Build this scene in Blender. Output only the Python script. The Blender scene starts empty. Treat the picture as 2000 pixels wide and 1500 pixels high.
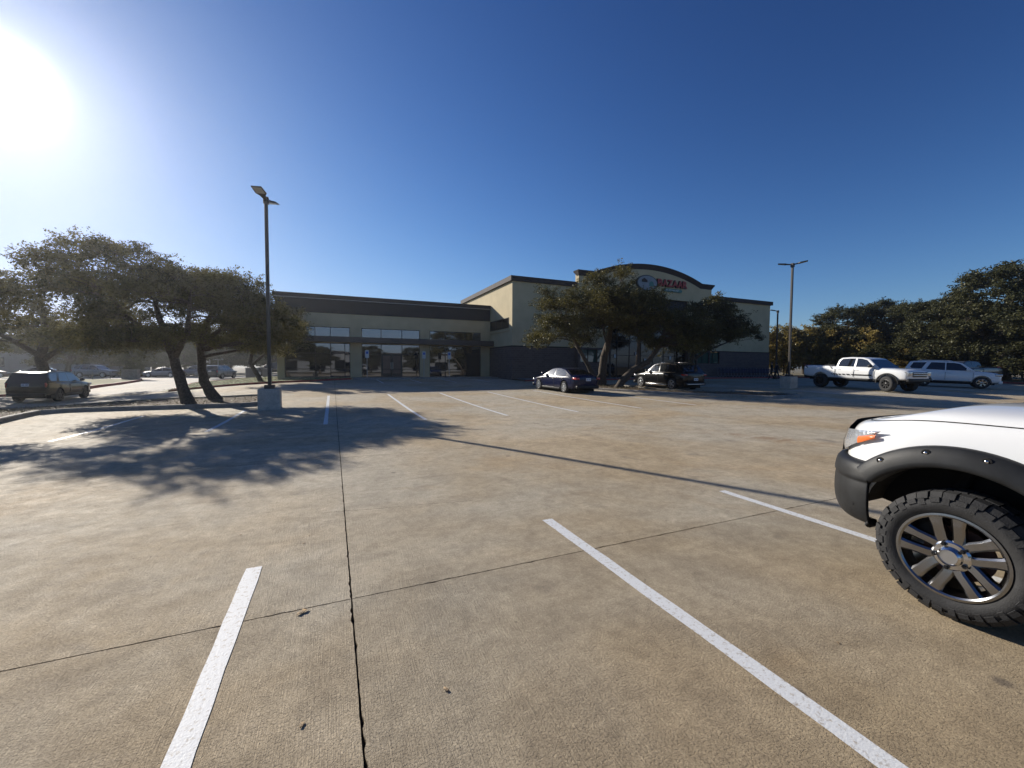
import bpy, bmesh, math, random
import numpy as np
from mathutils import Vector, Matrix
R = math.radians
random.seed(7)
scene = bpy.context.scene
col = scene.collection

# ------------------------------------------------------------------ camera
cam_d = bpy.data.cameras.new('camera'); cam = bpy.data.objects.new('camera', cam_d); col.objects.link(cam)
cam_d.sensor_width = 36.0; cam_d.lens = 14.4; cam_d.clip_start = 0.05; cam_d.clip_end = 6000
cam.matrix_world = (Matrix.Translation((0, 0, 1.65)) @ Matrix.Rotation(R(-23.6), 4, 'Z')
                    @ Matrix.Rotation(R(90 - 2.434), 4, 'X') @ Matrix.Rotation(0.005, 4, 'Z'))
scene.camera = cam
# ------------------------------------------------------------------ sky, sun, exposure
SUN_AZ, SUN_EL = -27.2, 22.9        # degrees, azimuth measured from +Y towards +X
sd = Vector((math.sin(R(SUN_AZ)) * math.cos(R(SUN_EL)), math.cos(R(SUN_AZ)) * math.cos(R(SUN_EL)), math.sin(R(SUN_EL))))
world = bpy.data.worlds.new('World'); scene.world = world; world.use_nodes = True
nt = world.node_tree; nt.nodes.clear()
wo = nt.nodes.new('ShaderNodeOutputWorld'); bg = nt.nodes.new('ShaderNodeBackground')
sky = nt.nodes.new('ShaderNodeTexSky'); sky.sky_type = 'NISHITA'; sky.sun_disc = False
sky.sun_elevation = R(SUN_EL); sky.sun_rotation = R(SUN_AZ)
sky.altitude = 300; sky.air_density = 1.0; sky.dust_density = 0.25; sky.ozone_density = 3.0
bg.inputs['Strength'].default_value = 0.1
gm = nt.nodes.new('ShaderNodeGamma'); gm.inputs['Gamma'].default_value = 1.75; nt.links.new(sky.outputs[0], gm.inputs['Color'])   # the deep, clear blue of the photograph
tn_ = nt.nodes.new('ShaderNodeMix'); tn_.data_type = 'RGBA'; tn_.blend_type = 'MULTIPLY'; tn_.inputs[0].default_value = 1.0
tn_.inputs[7].default_value = (0.245, 0.275, 0.315, 1); nt.links.new(gm.outputs[0], tn_.inputs[6])
# soft shoulder, so that the pale sky near the sun keeps its tone: c / (1 + k c)
v1 = nt.nodes.new('ShaderNodeVectorMath'); v1.operation = 'MULTIPLY_ADD'; v1.inputs[1].default_value = (0.15, 0.14, 0.10); v1.inputs[2].default_value = (1, 1, 1); nt.links.new(tn_.outputs[2], v1.inputs[0])
v2 = nt.nodes.new('ShaderNodeVectorMath'); v2.operation = 'DIVIDE'; nt.links.new(tn_.outputs[2], v2.inputs[0]); nt.links.new(v1.outputs[0], v2.inputs[1]); nt.links.new(v2.outputs[0], bg.inputs['Color'])
# the bright aureole around the sun itself, which stands in the picture
tc = nt.nodes.new('ShaderNodeTexCoord'); dot = nt.nodes.new('ShaderNodeVectorMath'); dot.operation = 'DOT_PRODUCT'
dot.inputs[1].default_value = sd; nt.links.new(tc.outputs['Generated'], dot.inputs[0])
mx = nt.nodes.new('ShaderNodeMath'); mx.operation = 'MAXIMUM'; mx.inputs[1].default_value = 0.0
nt.links.new(dot.outputs['Value'], mx.inputs[0])
def lobe(n, a):
    p = nt.nodes.new('ShaderNodeMath'); p.operation = 'POWER'; p.inputs[1].default_value = n
    nt.links.new(mx.outputs[0], p.inputs[0])
    m = nt.nodes.new('ShaderNodeMath'); m.operation = 'MULTIPLY'; m.inputs[1].default_value = a
    nt.links.new(p.outputs[0], m.inputs[0]); return m
l1, l2 = lobe(1500, 3.0), lobe(150, 0.26)
ad = nt.nodes.new('ShaderNodeMath'); ad.operation = 'ADD'
nt.links.new(l1.outputs[0], ad.inputs[0]); nt.links.new(l2.outputs[0], ad.inputs[1])
bg2 = nt.nodes.new('ShaderNodeBackground'); bg2.inputs['Color'].default_value = (1.0, 0.97, 0.93, 1)
nt.links.new(ad.outputs[0], bg2.inputs['Strength'])
ash = nt.nodes.new('ShaderNodeAddShader')
nt.links.new(bg.outputs[0], ash.inputs[0]); nt.links.new(bg2.outputs[0], ash.inputs[1])
nt.links.new(ash.outputs[0], wo.inputs['Surface'])
sun_d = bpy.data.lights.new('sun', 'SUN'); sun_d.energy = 4.6; sun_d.angle = R(0.55); sun_d.color = (1.0, 0.93, 0.82)
sun = bpy.data.objects.new('sun', sun_d); col.objects.link(sun); sun.location = sd * 60
sun.rotation_euler = sd.to_track_quat('Z', 'Y').to_euler()
vs = scene.view_settings; vs.view_transform = 'Standard'; vs.look = 'None'; vs.gamma = 1.0; vs.use_curve_mapping = False
vs.exposure = 0.6
scene.cycles.max_bounces = 6; scene.cycles.transparent_max_bounces = 6; scene.cycles.sample_clamp_indirect = 6
scene.cycles.use_denoising = True

# ------------------------------------------------------------------ helpers
def S(t):
    t = min(1, max(0, t)); return t * t * (3 - 2 * t)
def gz(x, y):                        # the ground: a nearly flat lot that rises gently to the shops
    A = -0.2 + 0.12 * S((x + 8) / 8) + 0.48 * S((x - 2) / 40)
    return (A * S((y - 6) / 10) + (0.48 - A) * S((y - 10) / 30) * S((x + 16) / 18)
            - 0.3 * S((-x - 6) / 8) * S((y - 18) / 8) * (1 - S((y - 34) / 15)))

MATS = {}
def nodes_of(name):
    m = bpy.data.materials.new(name); m.use_nodes = True; MATS[name] = m
    n = m.node_tree; b = n.nodes['Principled BSDF']; return m, n, b
def mat(name, c, rough=0.6, metal=0.0, coat=0.0, spec=0.5, var=0.0, scale=6.0, bump=0.0, bscale=60.0, detail=5.0, emit=0.0):
    m, n, b = nodes_of(name)
    b.inputs['Base Color'].default_value = (*c, 1); b.inputs['Roughness'].default_value = rough
    b.inputs['Metallic'].default_value = metal; b.inputs['Coat Weight'].default_value = coat
    b.inputs['Coat Roughness'].default_value = 0.03; b.inputs['Specular IOR Level'].default_value = spec
    if var or bump:
        g = n.nodes.new('ShaderNodeNewGeometry')
    if var:
        t = n.nodes.new('ShaderNodeTexNoise'); t.inputs['Scale'].default_value = scale; t.inputs['Detail'].default_value = detail
        n.links.new(g.outputs['Position'], t.inputs['Vector'])
        r = n.nodes.new('ShaderNodeValToRGB')
        r.color_ramp.elements[0].position = 0.3; r.color_ramp.elements[1].position = 0.7
        r.color_ramp.elements[0].color = (*[max(0, v * (1 - var)) for v in c], 1)
        r.color_ramp.elements[1].color = (*[min(1, v * (1 + var)) for v in c], 1)
        n.links.new(t.outputs['Fac'], r.inputs[0]); n.links.new(r.outputs[0], b.inputs['Base Color'])
    if bump:
        t2 = n.nodes.new('ShaderNodeTexNoise'); t2.inputs['Scale'].default_value = bscale; t2.inputs['Detail'].default_value = 4
        n.links.new(g.outputs['Position'], t2.inputs['Vector'])
        bp = n.nodes.new('ShaderNodeBump'); bp.inputs['Strength'].default_value = bump; bp.inputs['Distance'].default_value = 0.02
        n.links.new(t2.outputs['Fac'], bp.inputs['Height']); n.links.new(bp.outputs[0], b.inputs['Normal'])
    if emit:
        b.inputs['Emission Color'].default_value = (*c, 1); b.inputs['Emission Strength'].default_value = emit
    return m

def concrete(name, ca, cb, grey, rough=0.82, broom=True, tint=0.07):
    """poured concrete: broad mottling, blotches, oil spots, pores and a broomed finish"""
    m, n, b = nodes_of(name); L = n.links.new
    N = n.nodes.new
    g = N('ShaderNodeNewGeometry')
    def noise(scale, detail=5, rough_=0.6, dist=0.0, vec=None):
        t = N('ShaderNodeTexNoise'); t.inputs['Scale'].default_value = scale; t.inputs['Detail'].default_value = detail
        t.inputs['Roughness'].default_value = rough_; t.inputs['Distortion'].default_value = dist
        L(vec or g.outputs['Position'], t.inputs['Vector']); return t.outputs['Fac']
    def ramp(f, p0, p1, c0=(0, 0, 0), c1=(1, 1, 1)):
        r = N('ShaderNodeValToRGB'); r.color_ramp.elements[0].position = p0; r.color_ramp.elements[1].position = p1
        r.color_ramp.elements[0].color = (*c0, 1); r.color_ramp.elements[1].color = (*c1, 1); L(f, r.inputs[0]); return r.outputs[0]
    def mix(f, a, c, blend='MIX'):
        k = N('ShaderNodeMix'); k.data_type = 'RGBA'; k.blend_type = blend
        if isinstance(f, float): k.inputs[0].default_value = f
        else: L(f, k.inputs[0])
        for s, v in ((6, a), (7, c)):
            if isinstance(v, tuple): k.inputs[s].default_value = (*v, 1)
            else: L(v, k.inputs[s])
        return k.outputs[2]
    base = mix(ramp(noise(0.35, 4, 0.55, 0.4), 0.36, 0.66), ca, cb)
    base = mix(ramp(noise(0.22, 4, 0.55, 0.3), 0.40, 0.57), base, grey)
    base = mix(ramp(noise(0.5, 4, 0.6, 0.6), 0.56, 0.74, (0, 0, 0), (.5, .5, .5)), base, (ca[0] * 1.0, ca[1] * 0.88, ca[2] * 0.74))
    mot = ramp(noise(2.4, 8, 0.68, 0.5), 0.28, 0.72, (0.74, 0.73, 0.72), (1.16, 1.16, 1.15))
    base = mix(1.0, base, mot, 'MULTIPLY')
    mid = ramp(noise(11, 8, 0.72, 0.3), 0.3, 0.7, (0.80, 0.795, 0.79), (1.18, 1.18, 1.17)); base = mix(1.0, base, mid, 'MULTIPLY')
    fine = ramp(noise(55, 5, 0.8), 0.28, 0.72, (0.70, 0.69, 0.68), (1.26, 1.26, 1.25))
    base = mix(1.0, base, fine, 'MULTIPLY')
    # dark blotches: oil drips and tyre scuffs
    oil = ramp(noise(1.15, 4, 0.6, 0.3), 0.63, 0.76)
    base = mix(oil, base, mix(0.55, base, (0.12, 0.11, 0.10)))
    v = N('ShaderNodeTexVoronoi'); v.inputs['Scale'].default_value = 0.9; v.inputs['Randomness'].default_value = 1.0
    L(g.outputs['Position'], v.inputs['Vector'])
    spot = ramp(v.outputs['Distance'], 0.035, 0.055, (1, 1, 1), (0, 0, 0))
    base = mix(spot, base, mix(0.6, base, (0.07, 0.06, 0.06)))
    v3 = N('ShaderNodeTexVoronoi'); v3.inputs['Scale'].default_value = 7.5; L(g.outputs['Position'], v3.inputs['Vector'])
    speck = mix(1.0, ramp(v3.outputs['Distance'], 0.045, 0.075, (1, 1, 1), (0, 0, 0)), ramp(noise(1.7, 3), 0.5, 0.58), 'MULTIPLY')
    base = mix(speck, base, mix(0.55, base, (0.06, 0.05, 0.04)))
    if name == 'lot_concrete':      # a rusty drag mark across the aisle
        mp = N('ShaderNodeMapping'); mp.vector_type = 'TEXTURE'; mp.inputs['Location'].default_value = (9.3, 6.4, 0); mp.inputs['Rotation'].default_value = (0, 0, -1.1); mp.inputs['Scale'].default_value = (2.2, 0.6, 9); L(g.outputs['Position'], mp.inputs['Vector'])
        ln = N('ShaderNodeVectorMath'); ln.operation = 'LENGTH'; L(mp.outputs[0], ln.inputs[0])
        rust = mix(1.0, ramp(ln.outputs['Value'], 0.2, 1.0, (1, 1, 1), (0, 0, 0)), ramp(noise(1.6, 5, 0.7, 1.2), 0.42, 0.62), 'MULTIPLY')
        base = mix(rust, base, mix(0.6, base, (0.22, 0.115, 0.045)))
    sc = N('ShaderNodeVectorMath'); sc.operation = 'MULTIPLY'; sc.inputs[1].default_value = (0.22, 2.6, 1); L(g.outputs['Position'], sc.inputs[0])
    scuff = ramp(noise(1.0, 5, 0.65, 0.8, sc.outputs[0]), 0.56, 0.74, (1, 1, 1), (0.80, 0.79, 0.78))
    base = mix(1.0, base, scuff, 'MULTIPLY')
    oi = N('ShaderNodeObjectInfo')
    tn = ramp(oi.outputs['Random'], 0.0, 1.0, (1 - tint,) * 3, (1 + tint,) * 3)
    base = mix(1.0, base, tn, 'MULTIPLY')
    L(base, b.inputs['Base Color']); b.inputs['Specular IOR Level'].default_value = 0.22
    L(ramp(noise(5, 5), 0.2, 0.8, (rough - 0.14,) * 3, (rough + 0.08,) * 3), b.inputs['Roughness'])
    h = N('ShaderNodeMath'); h.operation = 'ADD'
    pores = ramp(noise(95, 3, 0.7), 0.34, 0.5)
    L(pores, h.inputs[0])
    if broom:
        bs = N('ShaderNodeVectorMath'); bs.operation = 'MULTIPLY'; bs.inputs[1].default_value = (150, 4, 1); L(g.outputs['Position'], bs.inputs[0])
        L(noise(1.0, 3, 0.6, 0, bs.outputs[0]), h.inputs[1])
    bp = N('ShaderNodeBump'); bp.inputs['Strength'].default_value = 0.8; bp.inputs['Distance'].default_value = 0.007
    L(h.outputs[0], bp.inputs['Height']); L(bp.outputs[0], b.inputs['Normal'])
    return m

def leaf_mat(name, c0, c1, trans=0.35, gloss=0.10):
    m = bpy.data.materials.new(name); m.use_nodes = True; MATS[name] = m
    n = m.node_tree; n.nodes.clear(); N = n.nodes.new; L = n.links.new
    a = N('ShaderNodeAttribute'); a.attribute_name = 'tint'
    r = N('ShaderNodeValToRGB'); r.color_ramp.elements[0].color = (*c0, 1); r.color_ramp.elements[1].color = (*c1, 1)
    L(a.outputs['Fac'], r.inputs[0])
    d = N('ShaderNodeBsdfDiffuse'); t = N('ShaderNodeBsdfTranslucent'); g = N('ShaderNodeBsdfGlossy')
    g.inputs['Roughness'].default_value = 0.5; g.inputs['Color'].default_value = (0.7, 0.7, 0.65, 1)
    L(r.outputs[0], d.inputs[0]); L(r.outputs[0], t.inputs[0])
    x = N('ShaderNodeMixShader'); x.inputs[0].default_value = trans; L(d.outputs[0], x.inputs[1]); L(t.outputs[0], x.inputs[2])
    y = N('ShaderNodeMixShader'); y.inputs[0].default_value = gloss; L(x.outputs[0], y.inputs[1]); L(g.outputs[0], y.inputs[2])
    o = N('ShaderNodeOutputMaterial'); L(y.outputs[0], o.inputs[0]); return m

def window_glass(name, c, refl):
    m = bpy.data.materials.new(name); m.use_nodes = True; MATS[name] = m
    n = m.node_tree; n.nodes.clear(); N = n.nodes.new; L = n.links.new
    d = N('ShaderNodeBsdfDiffuse'); d.inputs[0].default_value = (*c, 1)
    g = N('ShaderNodeBsdfGlossy'); g.inputs['Roughness'].default_value = 0.015; g.inputs['Color'].default_value = (0.85, 0.9, 1, 1)
    f = N('ShaderNodeFresnel'); f.inputs[0].default_value = 1.5
    mm = N('ShaderNodeMath'); mm.operation = 'ADD'; mm.inputs[1].default_value = refl; mm.use_clamp = True; L(f.outputs[0], mm.inputs[0])
    x = N('ShaderNodeMixShader'); L(mm.outputs[0], x.inputs[0]); L(d.outputs[0], x.inputs[1]); L(g.outputs[0], x.inputs[2])
    o = N('ShaderNodeOutputMaterial'); L(x.outputs[0], o.inputs[0]); return m

def link(name, me, parent=None, m=None, loc=None):
    o = bpy.data.objects.new(name, me); col.objects.link(o)
    if m is not None:
        if not me.materials: me.materials.append(None)
        o.material_slots[0].link = 'OBJECT'; o.material_slots[0].material = m if not isinstance(m, str) else MATS[m]
    if parent is not None: o.parent = parent
    if loc is not None: o.location = loc
    return o
def tag(o, label=None, cat=None, group=None, kind=None):
    if label: o['label'] = label
    if cat: o['category'] = cat
    if group: o['group'] = group
    if kind: o['kind'] = kind
    return o
def empty(name, loc=(0, 0, 0), rz=0.0):
    o = bpy.data.objects.new(name, None); col.objects.link(o); o.empty_display_size = 0.3
    o.location = loc; o.rotation_euler = (0, 0, rz); return o

class MB:
    def __init__(s): s.v = []; s.f = []
    def add(s, vs_, fs_):
        k = len(s.v); s.v += [tuple(p) for p in vs_]; s.f += [tuple(i + k for i in f) for f in fs_]; return s
    def box(s, x0, x1, y0, y1, z0, z1):
        return s.add([(x0, y0, z0), (x1, y0, z0), (x1, y1, z0), (x0, y1, z0), (x0, y0, z1), (x1, y0, z1), (x1, y1, z1), (x0, y1, z1)],
                     [(3, 2, 1, 0), (4, 5, 6, 7), (0, 1, 5, 4), (1, 2, 6, 5), (2, 3, 7, 6), (3, 0, 4, 7)])
    def obox(s, c, sx, sy, sz, rz=0.0, ry=0.0):
        M_ = Matrix.Translation(c) @ Matrix.Rotation(rz, 4, 'Z') @ Matrix.Rotation(ry, 4, 'Y')
        b = MB().box(-sx / 2, sx / 2, -sy / 2, sy / 2, -sz / 2, sz / 2)
        return s.add([M_ @ Vector(p) for p in b.v], b.f)
    def prism(s, poly, f0, f1):
        """poly: 2D points (counter-clockwise); f0, f1 map (u,v) to the 3D ends"""
        n = len(poly); a = [f0(*p) for p in poly]; b = [f1(*p) for p in poly]
        fs_ = [tuple(range(n))[::-1], tuple(range(n, 2 * n))] + [(i, (i + 1) % n, n + (i + 1) % n, n + i) for i in range(n)]
        return s.add(a + b, fs_)
    def tube(s, pts, rad, seg=8, cap=True):
        pts = [Vector(p) for p in pts]; rings = []; up = Vector((0, 0, 1)); prev = None
        for i, p in enumerate(pts):
            d = (pts[min(i + 1, len(pts) - 1)] - pts[max(i - 1, 0)]).normalized()
            if prev is None:
                a = d.cross(Vector((1, 0, 0)) if abs(d.z) > 0.9 else up).normalized()
            else:
                a = (prev - d * prev.dot(d)).normalized()
            prev = a; b = d.cross(a); r = rad[i] if hasattr(rad, '__len__') else rad
            rings.append([p + (a * math.cos(2 * math.pi * k / seg) + b * math.sin(2 * math.pi * k / seg)) * r for k in range(seg)])
        vs_ = [q for r_ in rings for q in r_]; fs_ = []
        for i in range(len(rings) - 1):
            for k in range(seg):
                fs_.append((i * seg + k, i * seg + (k + 1) % seg, (i + 1) * seg + (k + 1) % seg, (i + 1) * seg + k))
        if cap: fs_ += [tuple(range(seg))[::-1], tuple(range((len(rings) - 1) * seg, len(rings) * seg))]
        return s.add(vs_, fs_)
    def lathe(s, prof, seg=24, axis='Y', c=(0, 0, 0), close=True):
        """prof: (radius, along-axis) points"""
        vs_ = []
        for r, a in prof:
            for k in range(seg):
                t = 2 * math.pi * k / seg; u, w = r * math.cos(t), r * math.sin(t)
                q = (u, a, w) if axis == 'Y' else ((a, u, w) if axis == 'X' else (u, w, a))
                vs_.append((q[0] + c[0], q[1] + c[1], q[2] + c[2]))
        fs_ = []; m_ = len(prof)
        for i in range(m_ - 1 + (1 if close else 0)):
            j = (i + 1) % m_
            for k in range(seg): fs_.append((i * seg + k, i * seg + (k + 1) % seg, j * seg + (k + 1) % seg, j * seg + k))
        return s.add(vs_, fs_)
    def grid(s, rows, closed=False):
        n = len(rows[0]); vs_ = [p for r in rows for p in r]; fs_ = []
        for i in range(len(rows) - 1):
            for k in range(n - (0 if closed else 1)):
                k2 = (k + 1) % n; fs_.append((i * n + k, i * n + k2, (i + 1) * n + k2, (i + 1) * n + k))
        return s.add(vs_, fs_)
    def mesh(s, name, smooth=False, fix=True, angle=None):
        me = bpy.data.meshes.new(name); me.from_pydata(s.v, [], s.f)
        if fix:
            bm = bmesh.new(); bm.from_mesh(me); bmesh.ops.recalc_face_normals(bm, faces=bm.faces); bm.to_mesh(me); bm.free()
        if smooth:
            me.polygons.foreach_set('use_smooth', [True] * len(me.polygons))
            if angle: me.set_sharp_from_angle(angle=R(angle))
        me.update(); return me
    def build(s, name, m, parent=None, smooth=False, bevel=0.0, loc=None, angle=35):
        o = link(name, s.mesh(name, smooth, angle=angle if smooth else None), parent, m, loc)
        if bevel:
            b = o.modifiers.new('bevel', 'BEVEL'); b.width = bevel; b.segments = 2; b.limit_method = 'ANGLE'; b.angle_limit = R(40)
        return o

def baked(o, name):
    """evaluate the modifiers of o and return a plain mesh; o is removed"""
    dg = bpy.context.evaluated_depsgraph_get(); dg.update()
    me = bpy.data.meshes.new_from_object(o.evaluated_get(dg)); me.name = name
    bpy.data.objects.remove(o); return me

# ------------------------------------------------------------------ materials
concrete('lot_concrete', (0.405, 0.318, 0.205), (0.495, 0.40, 0.275), (0.465, 0.41, 0.32), tint=0.09)
concrete('kerb_concrete', (0.30, 0.28, 0.25), (0.36, 0.34, 0.30), (0.30, 0.29, 0.28), broom=False)
concrete('drive_concrete', (0.46, 0.41, 0.34), (0.52, 0.47, 0.40), (0.44, 0.41, 0.37))
concrete('pedestal_concrete', (0.46, 0.43, 0.38), (0.52, 0.49, 0.44), (0.46, 0.45, 0.42), broom=False)
mat('joint_dirt', (0.035, 0.03, 0.026), 0.95, var=0.4, scale=30)
def paint_line():
    m, n, b = nodes_of('line_paint'); N = n.nodes.new; L = n.links.new
    g = N('ShaderNodeNewGeometry'); t = N('ShaderNodeTexNoise'); t.inputs['Scale'].default_value = 34; t.inputs['Detail'].default_value = 7; t.inputs['Roughness'].default_value = 0.75
    L(g.outputs['Position'], t.inputs['Vector'])
    r = N('ShaderNodeValToRGB'); e = r.color_ramp.elements; e[0].position = 0.36; e[0].color = (0.40, 0.35, 0.29, 1); e[1].position = 0.47; e[1].color = (0.68, 0.69, 0.69, 1)
    L(t.outputs['Fac'], r.inputs[0]); L(r.outputs[0], b.inputs['Base Color']); b.inputs['Roughness'].default_value = 0.62
    t2 = N('ShaderNodeTexNoise'); t2.inputs['Scale'].default_value = 95; L(g.outputs['Position'], t2.inputs['Vector'])
    bp = N('ShaderNodeBump'); bp.inputs['Strength'].default_value = 0.28; bp.inputs['Distance'].default_value = 0.006; L(t2.outputs['Fac'], bp.inputs['Height']); L(bp.outputs[0], b.inputs['Normal'])
paint_line()
mat('red_paint', (0.30, 0.055, 0.04), 0.7, var=0.35, scale=5)
mat('dry_lawn', (0.16, 0.15, 0.055), 0.95, var=0.5, scale=1.4, bump=0.8, bscale=30)
mat('grass_green', (0.13, 0.16, 0.045), 0.95, var=0.4, scale=1.2, bump=0.8, bscale=30)
mat('earth', (0.13, 0.105, 0.06), 0.95, var=0.4, scale=0.4)
mat('mulch', (0.10, 0.065, 0.04), 0.95, var=0.55, scale=22, bump=1.0, bscale=40)
mat('stucco', (0.48, 0.40, 0.245), 0.9, var=0.10, scale=0.8, bump=0.25, bscale=90)
mat('cornice', (0.042, 0.034, 0.033), 0.75, var=0.15, scale=2, spec=0.2)
mat('drip_metal', (0.30, 0.29, 0.28), 0.45, metal=0.3)
mat('dark_band', (0.012, 0.014, 0.021), 0.6, var=0.15, scale=1.5, spec=0.25)
mat('canopy_metal', (0.045, 0.038, 0.036), 0.5)
mat('frame_metal', (0.018, 0.018, 0.02), 0.4, metal=0.3)
window_glass('store_glass', (0.010, 0.012, 0.015), 0.13)
window_glass('dark_glass', (0.006, 0.007, 0.008), 0.0)
window_glass('green_film', (0.02, 0.075, 0.065), 0.05)
mat('brown_door', (0.14, 0.085, 0.06), 0.6, var=0.12, scale=3)
mat('white_sheet', (0.55, 0.56, 0.54), 0.7)
def brick_wall():
    m, n, b = nodes_of('brown_brick'); N = n.nodes.new; L = n.links.new
    g = N('ShaderNodeNewGeometry'); sp = N('ShaderNodeSeparateXYZ'); L(g.outputs['Position'], sp.inputs[0])
    ax = N('ShaderNodeMath'); ax.operation = 'ADD'; L(sp.outputs[0], ax.inputs[0]); L(sp.outputs[1], ax.inputs[1])
    cb = N('ShaderNodeCombineXYZ'); L(ax.outputs[0], cb.inputs[0]); L(sp.outputs[2], cb.inputs[1])
    br = N('ShaderNodeTexBrick'); br.inputs['Scale'].default_value = 1.0; br.inputs['Brick Width'].default_value = 0.4; br.inputs['Row Height'].default_value = 0.2
    br.inputs['Mortar Size'].default_value = 0.012; br.inputs['Color1'].default_value = (0.085, 0.062, 0.058, 1); br.inputs['Color2'].default_value = (0.12, 0.088, 0.078, 1)
    br.inputs['Mortar'].default_value = (0.14, 0.125, 0.115, 1); L(cb.outputs[0], br.inputs['Vector']); L(br.outputs[0], b.inputs['Base Color'])
    bp = N('ShaderNodeBump'); bp.inputs['Strength'].default_value = 0.6; bp.invert = True; L(br.outputs['Fac'], bp.inputs['Height']); L(bp.outputs[0], b.inputs['Normal'])
    b.inputs['Roughness'].default_value = 0.9
brick_wall()
mat('sign_red', (0.34, 0.030, 0.024), 0.55); mat('sign_black', (0.012, 0.012, 0.014), 0.4)
mat('sign_green', (0.02, 0.13, 0.10), 0.4); mat('sign_white', (0.50, 0.54, 0.54), 0.5); mat('sign_blue', (0.02, 0.10, 0.40), 0.5)
mat('sign_skin', (0.19, 0.215, 0.235), 0.5, var=0.15, scale=2.5)
mat('galvanised', (0.42, 0.42, 0.42), 0.45, metal=0.6)
mat('pole_bronze', (0.055, 0.048, 0.042), 0.42, metal=0.4)
mat('lamp_lens', (0.45, 0.45, 0.42), 0.3)
mat('bark', (0.072, 0.056, 0.042), 0.95, var=0.5, scale=14, bump=1.0, bscale=24)
mat('bark_pale', (0.16, 0.135, 0.11), 0.95, var=0.4, scale=12, bump=1.0, bscale=22)
leaf_mat('oak_leaf', (0.024, 0.030, 0.011), (0.155, 0.13, 0.038), 0.36, 0.045)
leaf_mat('oak_leaf_far', (0.030, 0.036, 0.016), (0.105, 0.10, 0.042), 0.28, 0.03)
leaf_mat('bamboo_leaf', (0.15, 0.12, 0.03), (0.36, 0.27, 0.08), 0.35, 0.05)
leaf_mat('ivy_leaf', (0.05, 0.06, 0.02), (0.26, 0.20, 0.11), 0.2, 0.12)
mat('rubber', (0.019, 0.019, 0.020), 0.8, var=0.35, scale=16, bump=0.2, bscale=120)
mat('trim_black', (0.012, 0.013, 0.0145), 0.5, var=0.35, scale=9, bump=0.12, bscale=260, spec=0.3)
mat('well_black', (0.006, 0.006, 0.006), 0.95)
mat('chrome', (0.62, 0.62, 0.63), 0.12, metal=1.0)
mat('alloy', (0.50, 0.51, 0.53), 0.28, metal=0.9)
mat('dark_alloy', (0.30, 0.30, 0.305), 0.20, metal=1.0)
mat('black_alloy', (0.02, 0.02, 0.022), 0.35, metal=0.5)
mat('car_glass', (0.010, 0.012, 0.015), 0.04, coat=1.0)
mat('white_paint', (0.74, 0.745, 0.74), 0.34, coat=0.9)
mat('blue_paint', (0.005, 0.008, 0.036), 0.25, coat=0.25, spec=0.25)
mat('black_paint', (0.004, 0.004, 0.005), 0.22, coat=0.35, spec=0.3)
mat('grey_paint', (0.03, 0.035, 0.042), 0.30, coat=1.0)
mat('silver_paint', (0.20, 0.21, 0.22), 0.32, metal=0.4, coat=0.6)
mat('maroon_paint', (0.10, 0.02, 0.02), 0.32, coat=1.0)
mat('slate_paint', (0.09, 0.12, 0.17), 0.32, coat=1.0)
mat('tail_red', (0.35, 0.012, 0.012), 0.2, coat=1.0); mat('amber', (0.75, 0.16, 0.03), 0.25, coat=1.0)
mat('lens_grey', (0.42, 0.44, 0.46), 0.12, metal=0.5, coat=1.0)
mat('plate_white', (0.68, 0.69, 0.70), 0.5); mat('plate_ink', (0.04, 0.05, 0.12), 0.6)
mat('cart_blue', (0.018, 0.028, 0.10), 0.4, metal=0.3); mat('cart_grey', (0.25, 0.26, 0.28), 0.4, metal=0.7)
mat('cloth_black', (0.014, 0.014, 0.016), 0.9); mat('cloth_dark', (0.02, 0.022, 0.03), 0.9); mat('skin', (0.32, 0.19, 0.13), 0.6); mat('hair', (0.012, 0.009, 0.007), 0.7)
mat('dead_leaf', (0.26, 0.18, 0.10), 0.8, var=0.4, scale=60)
mat('grey_wall', (0.20, 0.20, 0.20), 0.85, var=0.15, scale=0.6)
mat('roof_grey', (0.12, 0.12, 0.12), 0.8)

# ------------------------------------------------------------------ ground, lot, drive, street
def sheet(name, poly, dz, m, step=2.5, kind='structure', label=None):
    """a flat-lying sheet over the ground: the polygon is gridded, clipped and draped on gz"""
    bm = bmesh.new(); bm.faces.new([bm.verts.new((x, y, 0)) for x, y in poly])
    xs = [p[0] for p in poly]; ys = [p[1] for p in poly]
    for a0, a1, k in ((min(xs), max(xs), 0), (min(ys), max(ys), 1)):
        n = int((a1 - a0) / step)
        for i in range(1, n + 1):
            c = a0 + (a1 - a0) * i / (n + 1)
            bmesh.ops.bisect_plane(bm, geom=bm.verts[:] + bm.edges[:] + bm.faces[:], plane_co=(c, c, 0), plane_no=(1, 0, 0) if k == 0 else (0, 1, 0))
    for v in bm.verts: v.co.z = gz(v.co.x, v.co.y) + dz
    bmesh.ops.recalc_face_normals(bm, faces=bm.faces)
    for f in bm.faces:
        if f.normal.z < 0: f.normal_flip()
    me = bpy.data.meshes.new(name); bm.to_mesh(me); bm.free()
    o = link(name, me, None, m); tag(o, label, kind=kind); return o

# open ground out to the horizon, fine near the lot
gxs = [-3000, -1200, -500, -220, -120] + [-80 + 4 * i for i in range(51)] + [160, 260, 600, 1300, 3000]
gys = [-3000, -1000, -300, -100, -40] + [-24 + 4 * i for i in range(37)] + [160, 260, 600, 1300, 3000]
g_ = MB().grid([[(x, y, gz(x, y) - 0.14) for x in gxs] for y in gys])
gnd = g_.build('ground', 'earth', smooth=True); tag(gnd, 'dry brown open ground running out to the horizon', kind='structure')

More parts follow.
